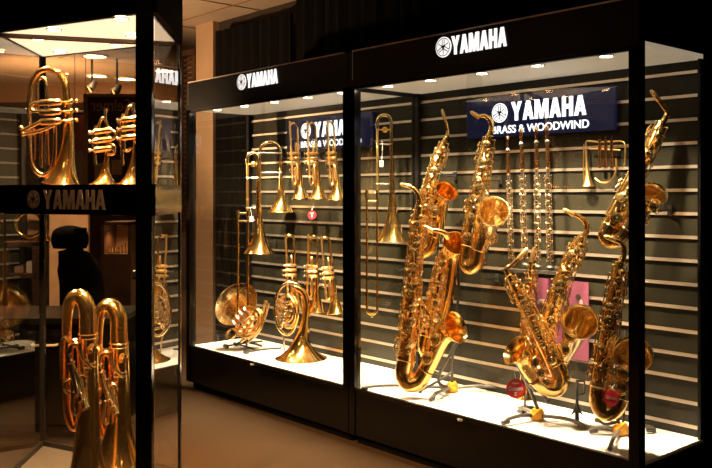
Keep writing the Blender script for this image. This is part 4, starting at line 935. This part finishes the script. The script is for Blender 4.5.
# room downlights
for i, (px, py, lb) in enumerate(((95, 55, 'nearest'), (97, 75, 'left far'), (126, 78, 'right far'), (165, 70, 'middle'))):
    Yc = (CH-EYE)*F/(HY-py)
    downlight(Vector((far_px(px, Yc), Yc, CH-0.004)), 0.10, ROOM_W, ROOM_RGB, lb+' round downlight in the shop ceiling seen through the showcase', 'shop ceiling downlights', 'lamp2', 1.9)
for i, (x, yy) in enumerate(((-0.9, 1.0), (0.9, 0.6))):
    downlight(Vector((x, yy, CH-0.004)), 0.09, ROOM_W*0.09, ROOM_RGB, ['left', 'right'][i]+' round shop ceiling downlight above the aisle', 'aisle ceiling downlights', 'lamp2', 2.6)
for i, (px, Yc) in enumerate(((70, 5.85), (32, 5.2))):  # added above the view to brighten the board and the shelf unit
    downlight(Vector((far_px(px, Yc), Yc, CH-0.004)), 0.07, ROOM_W*1.7, ROOM_RGB, ['added unseen downlight brightening the cream partition board', 'added unseen downlight brightening the far shelf unit'][i], 'added unseen downlights near the shelves', 'lamp2', 1.6)
# track spots
for i, (px, py) in enumerate(((92, 86), (117, 90))):
    Yc = 8.4; p = Vector((far_px(px, Yc), Yc, EYE+(HY-py)*Yc/F))
    k = Kit('track_spotlight', Vector((p.x, p.y, CH)), ['left', 'right'][i]+' small dark track spotlight hanging from the shop ceiling', 'spotlight', 'track spotlights')
    bm = bmesh.new(); sweep(bm, [(Vector((p.x, p.y, CH)), 0.012), (p+ZZ*0.02, 0.012)], 8); k.add('stem', bm, M['rubber'])
    bm = bmesh.new(); sweep(bm, [(p+Vector((0.02, 0.02, 0.05)), 0.03), (p+Vector((-0.02, -0.02, -0.03)), 0.05)], 16); k.add('head', bm, M['rubber'])
    bm = bmesh.new(); disc(bm, p+Vector((-0.02, -0.02, -0.03)), (-1, -1, -1), 0.04, 0.012, 16); k.add('lens', bm, M['rose'])
# shop window panel with the sign seen from behind
Yw = 8.0
def wx(px): return far_px(px, Yw)
def wz(py): return EYE+(HY-py)*Yw/F
k = Kit('shop_window_panel', (wx(112), Yw, 0), 'dark shop window panel with pale frame and reversed Selmer lettering, beyond the showcase', 'window panel')
bm = bmesh.new(); box(bm, wx(88), wx(150), Yw, Yw+0.03, 0.05, wz(97)); k.add('panel', bm, M['wood'], smooth=False)
bm = bmesh.new(); box(bm, wx(84), wx(88), Yw-0.02, Yw+0.04, 0, wz(94)); box(bm, wx(150), wx(154), Yw-0.02, Yw+0.04, 0, wz(94)); box(bm, wx(84), wx(154), Yw-0.02, Yw+0.04, wz(97), wz(94)); k.add('frame', bm, M['wallbeige'], smooth=False)
bm = text_bm('Selmer', Vector((wx(90.5), Yw-0.002, wz(111))), (1, 0, 0), ZZ, wx(130)-wx(90.5), wz(99)-wz(111), 0.002, 0.0, mirror=True)
k.add('lettering', bm, M['warmpanel'], smooth=False, label='reversed cream Selmer lettering')
bm = bmesh.new(); box(bm, wx(95), wx(110), Yw-0.01, Yw, wz(180), wz(163)); box(bm, wx(112), wx(122), Yw-0.012, Yw, wz(175), wz(160)); k.add('leaflet', bm, M['warmpanel'], smooth=False)
# tall mauve banner and tiled display left of it
k = Kit('hanging_banner', (wx(77), 8.1, 0.6), 'mauve banner left of the dark shop window panel', 'banner')
bm = bmesh.new(); box(bm, wx(71), wx(82), 8.1, 8.12, wz(150), wz(112)); k.add('cloth', bm, M['mauve'], smooth=False)
bm = bmesh.new(); sweep(bm, [(Vector((wx(70), 8.11, wz(111.5))), 0.02), (Vector((wx(83), 8.11, wz(111.5))), 0.02)], 8); k.add('rod', bm, M['wood'])
for p in (71, 82):
    bm = bmesh.new(); sweep(bm, [(Vector((wx(p), 8.11, wz(111.5))), 0.004), (Vector((wx(p), 8.11, CH)), 0.004)], 6); k.add('cord', bm, M['wood'])
# shelf unit far left with small goods and framed prints
def far_shelf(px0, px1, Y, z0, z1, n, label):
    k = Kit('shelf_unit', (far_px((px0+px1)/2, Y), Y, 0), label, 'shelf')
    x0, x1 = far_px(px0, Y), far_px(px1, Y)
    bm = bmesh.new(); box(bm, x0, x0+0.04, Y, Y+0.18, 0, z1); box(bm, x1-0.04, x1, Y, Y+0.18, 0, z1); k.add('side_panel', bm, M['wood'], smooth=False)
    bm = bmesh.new(); box(bm, x0, x1, Y+0.18, Y+0.20, 0, z1); k.add('back_panel', bm, M['walldark'], smooth=False)
    zs = [z0+(z1-z0)*i/n for i in range(n+1)]
    for z in zs:
        bm = bmesh.new(); box(bm, x0, x1, Y, Y+0.18, z-0.03, z); k.add('shelf_board', bm, M['wood'], smooth=False)
    return x0, x1, zs
x0, x1, zs = far_shelf(2, 38, 5.6, 0.3, 0.93, 3, 'dark shelf unit with pale papers seen through the lower left of the showcase')
rnd = random.Random(3)
def far_thing(name, x0, x1, y0, y1, z0, z1, m, label, cat):
    bm = bmesh.new(); box(bm, x0, x1, y0, y1, z0, z1)
    bmesh.ops.bevel(bm, geom=bm.edges[:], offset=min(x1-x0, z1-z0, y1-y0)*0.12, segments=2, affect='EDGES')
    return tag(build(name, bm, M[m], origin=Vector(((x0+x1)/2, (y0+y1)/2, z0)), smooth=False), label, cat)
Yf = 5.62
far_thing('framed_print', far_px(20, Yf), far_px(37, Yf), Yf+0.12, Yf+0.15, zs[3]+0.001, zs[3]+0.27, 'warmpanel', 'pale framed print standing on top of the far shelf unit', 'picture')
# arched brass loop and sleeves
k = Kit('coiled_tube', (far_px(26, Yf), Yf+0.02, zs[3]), 'small brass coiled horn in front of the framed print on the far shelf unit', 'horn')
bm = bmesh.new(); coils(bm, Vector((far_px(26, Yf), Yf+0.06, zs[3]+0.115)), (0, -1, 0.1), (1, 0, 0), 0.10, 0.012, 1.7, 0.03); k.add('tubing', bm, M['brass'])
bm = bmesh.new(); bell(bm, [Vector((far_px(26, Yf)+0.05, Yf+0.06, zs[3]+0.20)), Vector((far_px(26, Yf)+0.09, Yf+0.06, zs[3]+0.12)), Vector((far_px(26, Yf)+0.10, Yf+0.06, zs[3]+0.003))], 0.01, 0.05, 4); k.add('bell', bm, M['brass'])
far_thing('paper_stack', far_px(14, Yf), far_px(23, Yf), Yf+0.0, Yf+0.15, zs[2]+0.001, zs[2]+0.05, 'cream', 'pale paper stack on the upper shelf below the framed print', 'papers')
far_thing('white_box', far_px(26, Yf), far_px(33, Yf), Yf+0.0, Yf+0.15, zs[2]+0.001, zs[2]+0.08, 'white', 'small white box beside the paper stack on the far shelf unit', 'box')
# warm lit wall panel behind the cap
Yp = 6.4
far_thing('warm_wall_board', far_px(49, Yp), far_px(88, Yp), Yp, Yp+0.05, 0.0, EYE+(HY-190)*Yp/F, 'warmpanel', 'cream partition board standing behind the dark cap', 'partition')
# black cap on a dark stand
Yc = 4.9; g = G(Yc)
k = Kit('display_bust', (far_px(76, Yc), Yc, 0.0), 'dark display stand carrying the black peaked cap, seen through the showcase glass', 'stand')
bm = bmesh.new(); sweep(bm, catmull([(Vector((far_px(82, Yc), Yc, 0.0)), 0.18), (g(82, 330), 0.13), (g(82, 285), 0.125), (g(76, 265), 0.11), (g(72, 256), 0.08), (g(71, 252), 0.07), (g(70, 248.4), 0.07)], 4), 20); k.add('bust', bm, M['matte'])
k = Kit('peaked_cap', g(70, 240), 'black peaked cap with brim tipped up to the right on the dark stand', 'cap')
bm = bmesh.new(); sweep(bm, catmull([(g(70, 248), 0.094), (g(70, 240), 0.104), (g(69.5, 233), 0.098), (g(69.5, 228), 0.07), (g(69.5, 225.5), 0.02)], 5), 24); k.add('crown', bm, M['matte'])
bm = bmesh.new(); pts = [g(72, 229, -0.06), g(79, 227.5, -0.07), g(86.5, 227.5, -0.04), g(87, 229, 0.0), g(84.5, 240, 0.04), g(74, 246, 0.06)]
f = bm.faces.new([bm.verts.new(q) for q in pts]); r = bmesh.ops.extrude_face_region(bm, geom=[f]); bmesh.ops.translate(bm, verts=[v for v in r['geom'] if isinstance(v, bmesh.types.BMVert)], vec=(0.002, -0.006, -0.004)); k.add('brim', bm, M['matte'], smooth=False)
# lit counter box with small gold pieces
Yb = 5.3
k = Kit('counter_display_box', (far_px(118, Yb), Yb, 0), 'dark counter cabinet with a small lit compartment of gold pieces, behind the showcase', 'display case')
x0, x1 = far_px(101, Yb), far_px(131, Yb); zt = EYE-(222-HY)*Yb/F; z2 = EYE-(254-HY)*Yb/F
bm = bmesh.new(); box(bm, x0, x1, Yb, Yb+0.3, 0, z2); box(bm, x0, x1, Yb, Yb+0.3, zt-0.02, zt); box(bm, x0, x0+0.02, Yb, Yb+0.3, z2, zt); box(bm, x1-0.02, x1, Yb, Yb+0.3, z2, zt); k.add('body', bm, M['wood'], smooth=False)
bm = bmesh.new(); box(bm, x0+0.02, x1-0.02, Yb+0.27, Yb+0.28, z2, zt-0.02); k.add('lining', bm, M['soffitbrown'], smooth=False)
for i in range(7):
    x = x0+0.035+i*0.021
    kk = Kit('gold_mouthpiece', (x, Yb+0.05, z2+0.001), ordn[min(i, 5)]+' small gold mouthpiece from the left in the counter cabinet' if i < 6 else 'rightmost small gold mouthpiece in the counter cabinet', 'mouthpiece', 'gold mouthpieces in the counter cabinet')
    bm = bmesh.new(); c = kk.o; sweep(bm, [(c, 0.009), (c+ZZ*0.012, 0.009), (c+ZZ*0.02, 0.004), (c+ZZ*(0.04+0.012*(i % 3)), 0.005)], 10); kk.add('cup', bm, M['keys'])
c = Vector(((x0+x1)/2, Yb+0.10, zt-0.024)); downlight(c, 0.015, 1.2, CASE_RGB, 'tiny downlight inside the counter cabinet', 'counter cabinet light', 'lamp2', 2.4)

# counter added between showcase and shelves to darken the bright floor seen there
k = Kit('darkening_counter', (-2.0, 4.45, 0), 'long dark low counter added behind the glass showcase to cover bright floor', 'counter')
bm = bmesh.new(); box(bm, -3.2, -1.20, 4.22, 4.66, 0.06, 0.60); k.add('body', bm, M['matte'], smooth=False)
bm = bmesh.new(); box(bm, -3.22, -1.18, 4.20, 4.68, 0.60, 0.63); k.add('top', bm, M['black'], smooth=False)
bm = bmesh.new(); box(bm, -3.16, -1.24, 4.26, 4.64, 0.0, 0.06); k.add('toe_kick', bm, M['rubber'], smooth=False)
for x in (-2.85, -2.20, -1.55):
    bm = bmesh.new(); box(bm, x-0.29, x+0.29, 4.205, 4.22, 0.10, 0.57); d_ = k.add('door', bm, M['gloss'], smooth=False)
    bm = bmesh.new(); tube(bm, [Vector((x-0.06, 4.205, 0.50)), Vector((x-0.05, 4.18, 0.50)), Vector((x+0.05, 4.18, 0.50)), Vector((x+0.06, 4.205, 0.50))], 0.006, 8); k.add('handle', bm, M['trim'], d_)
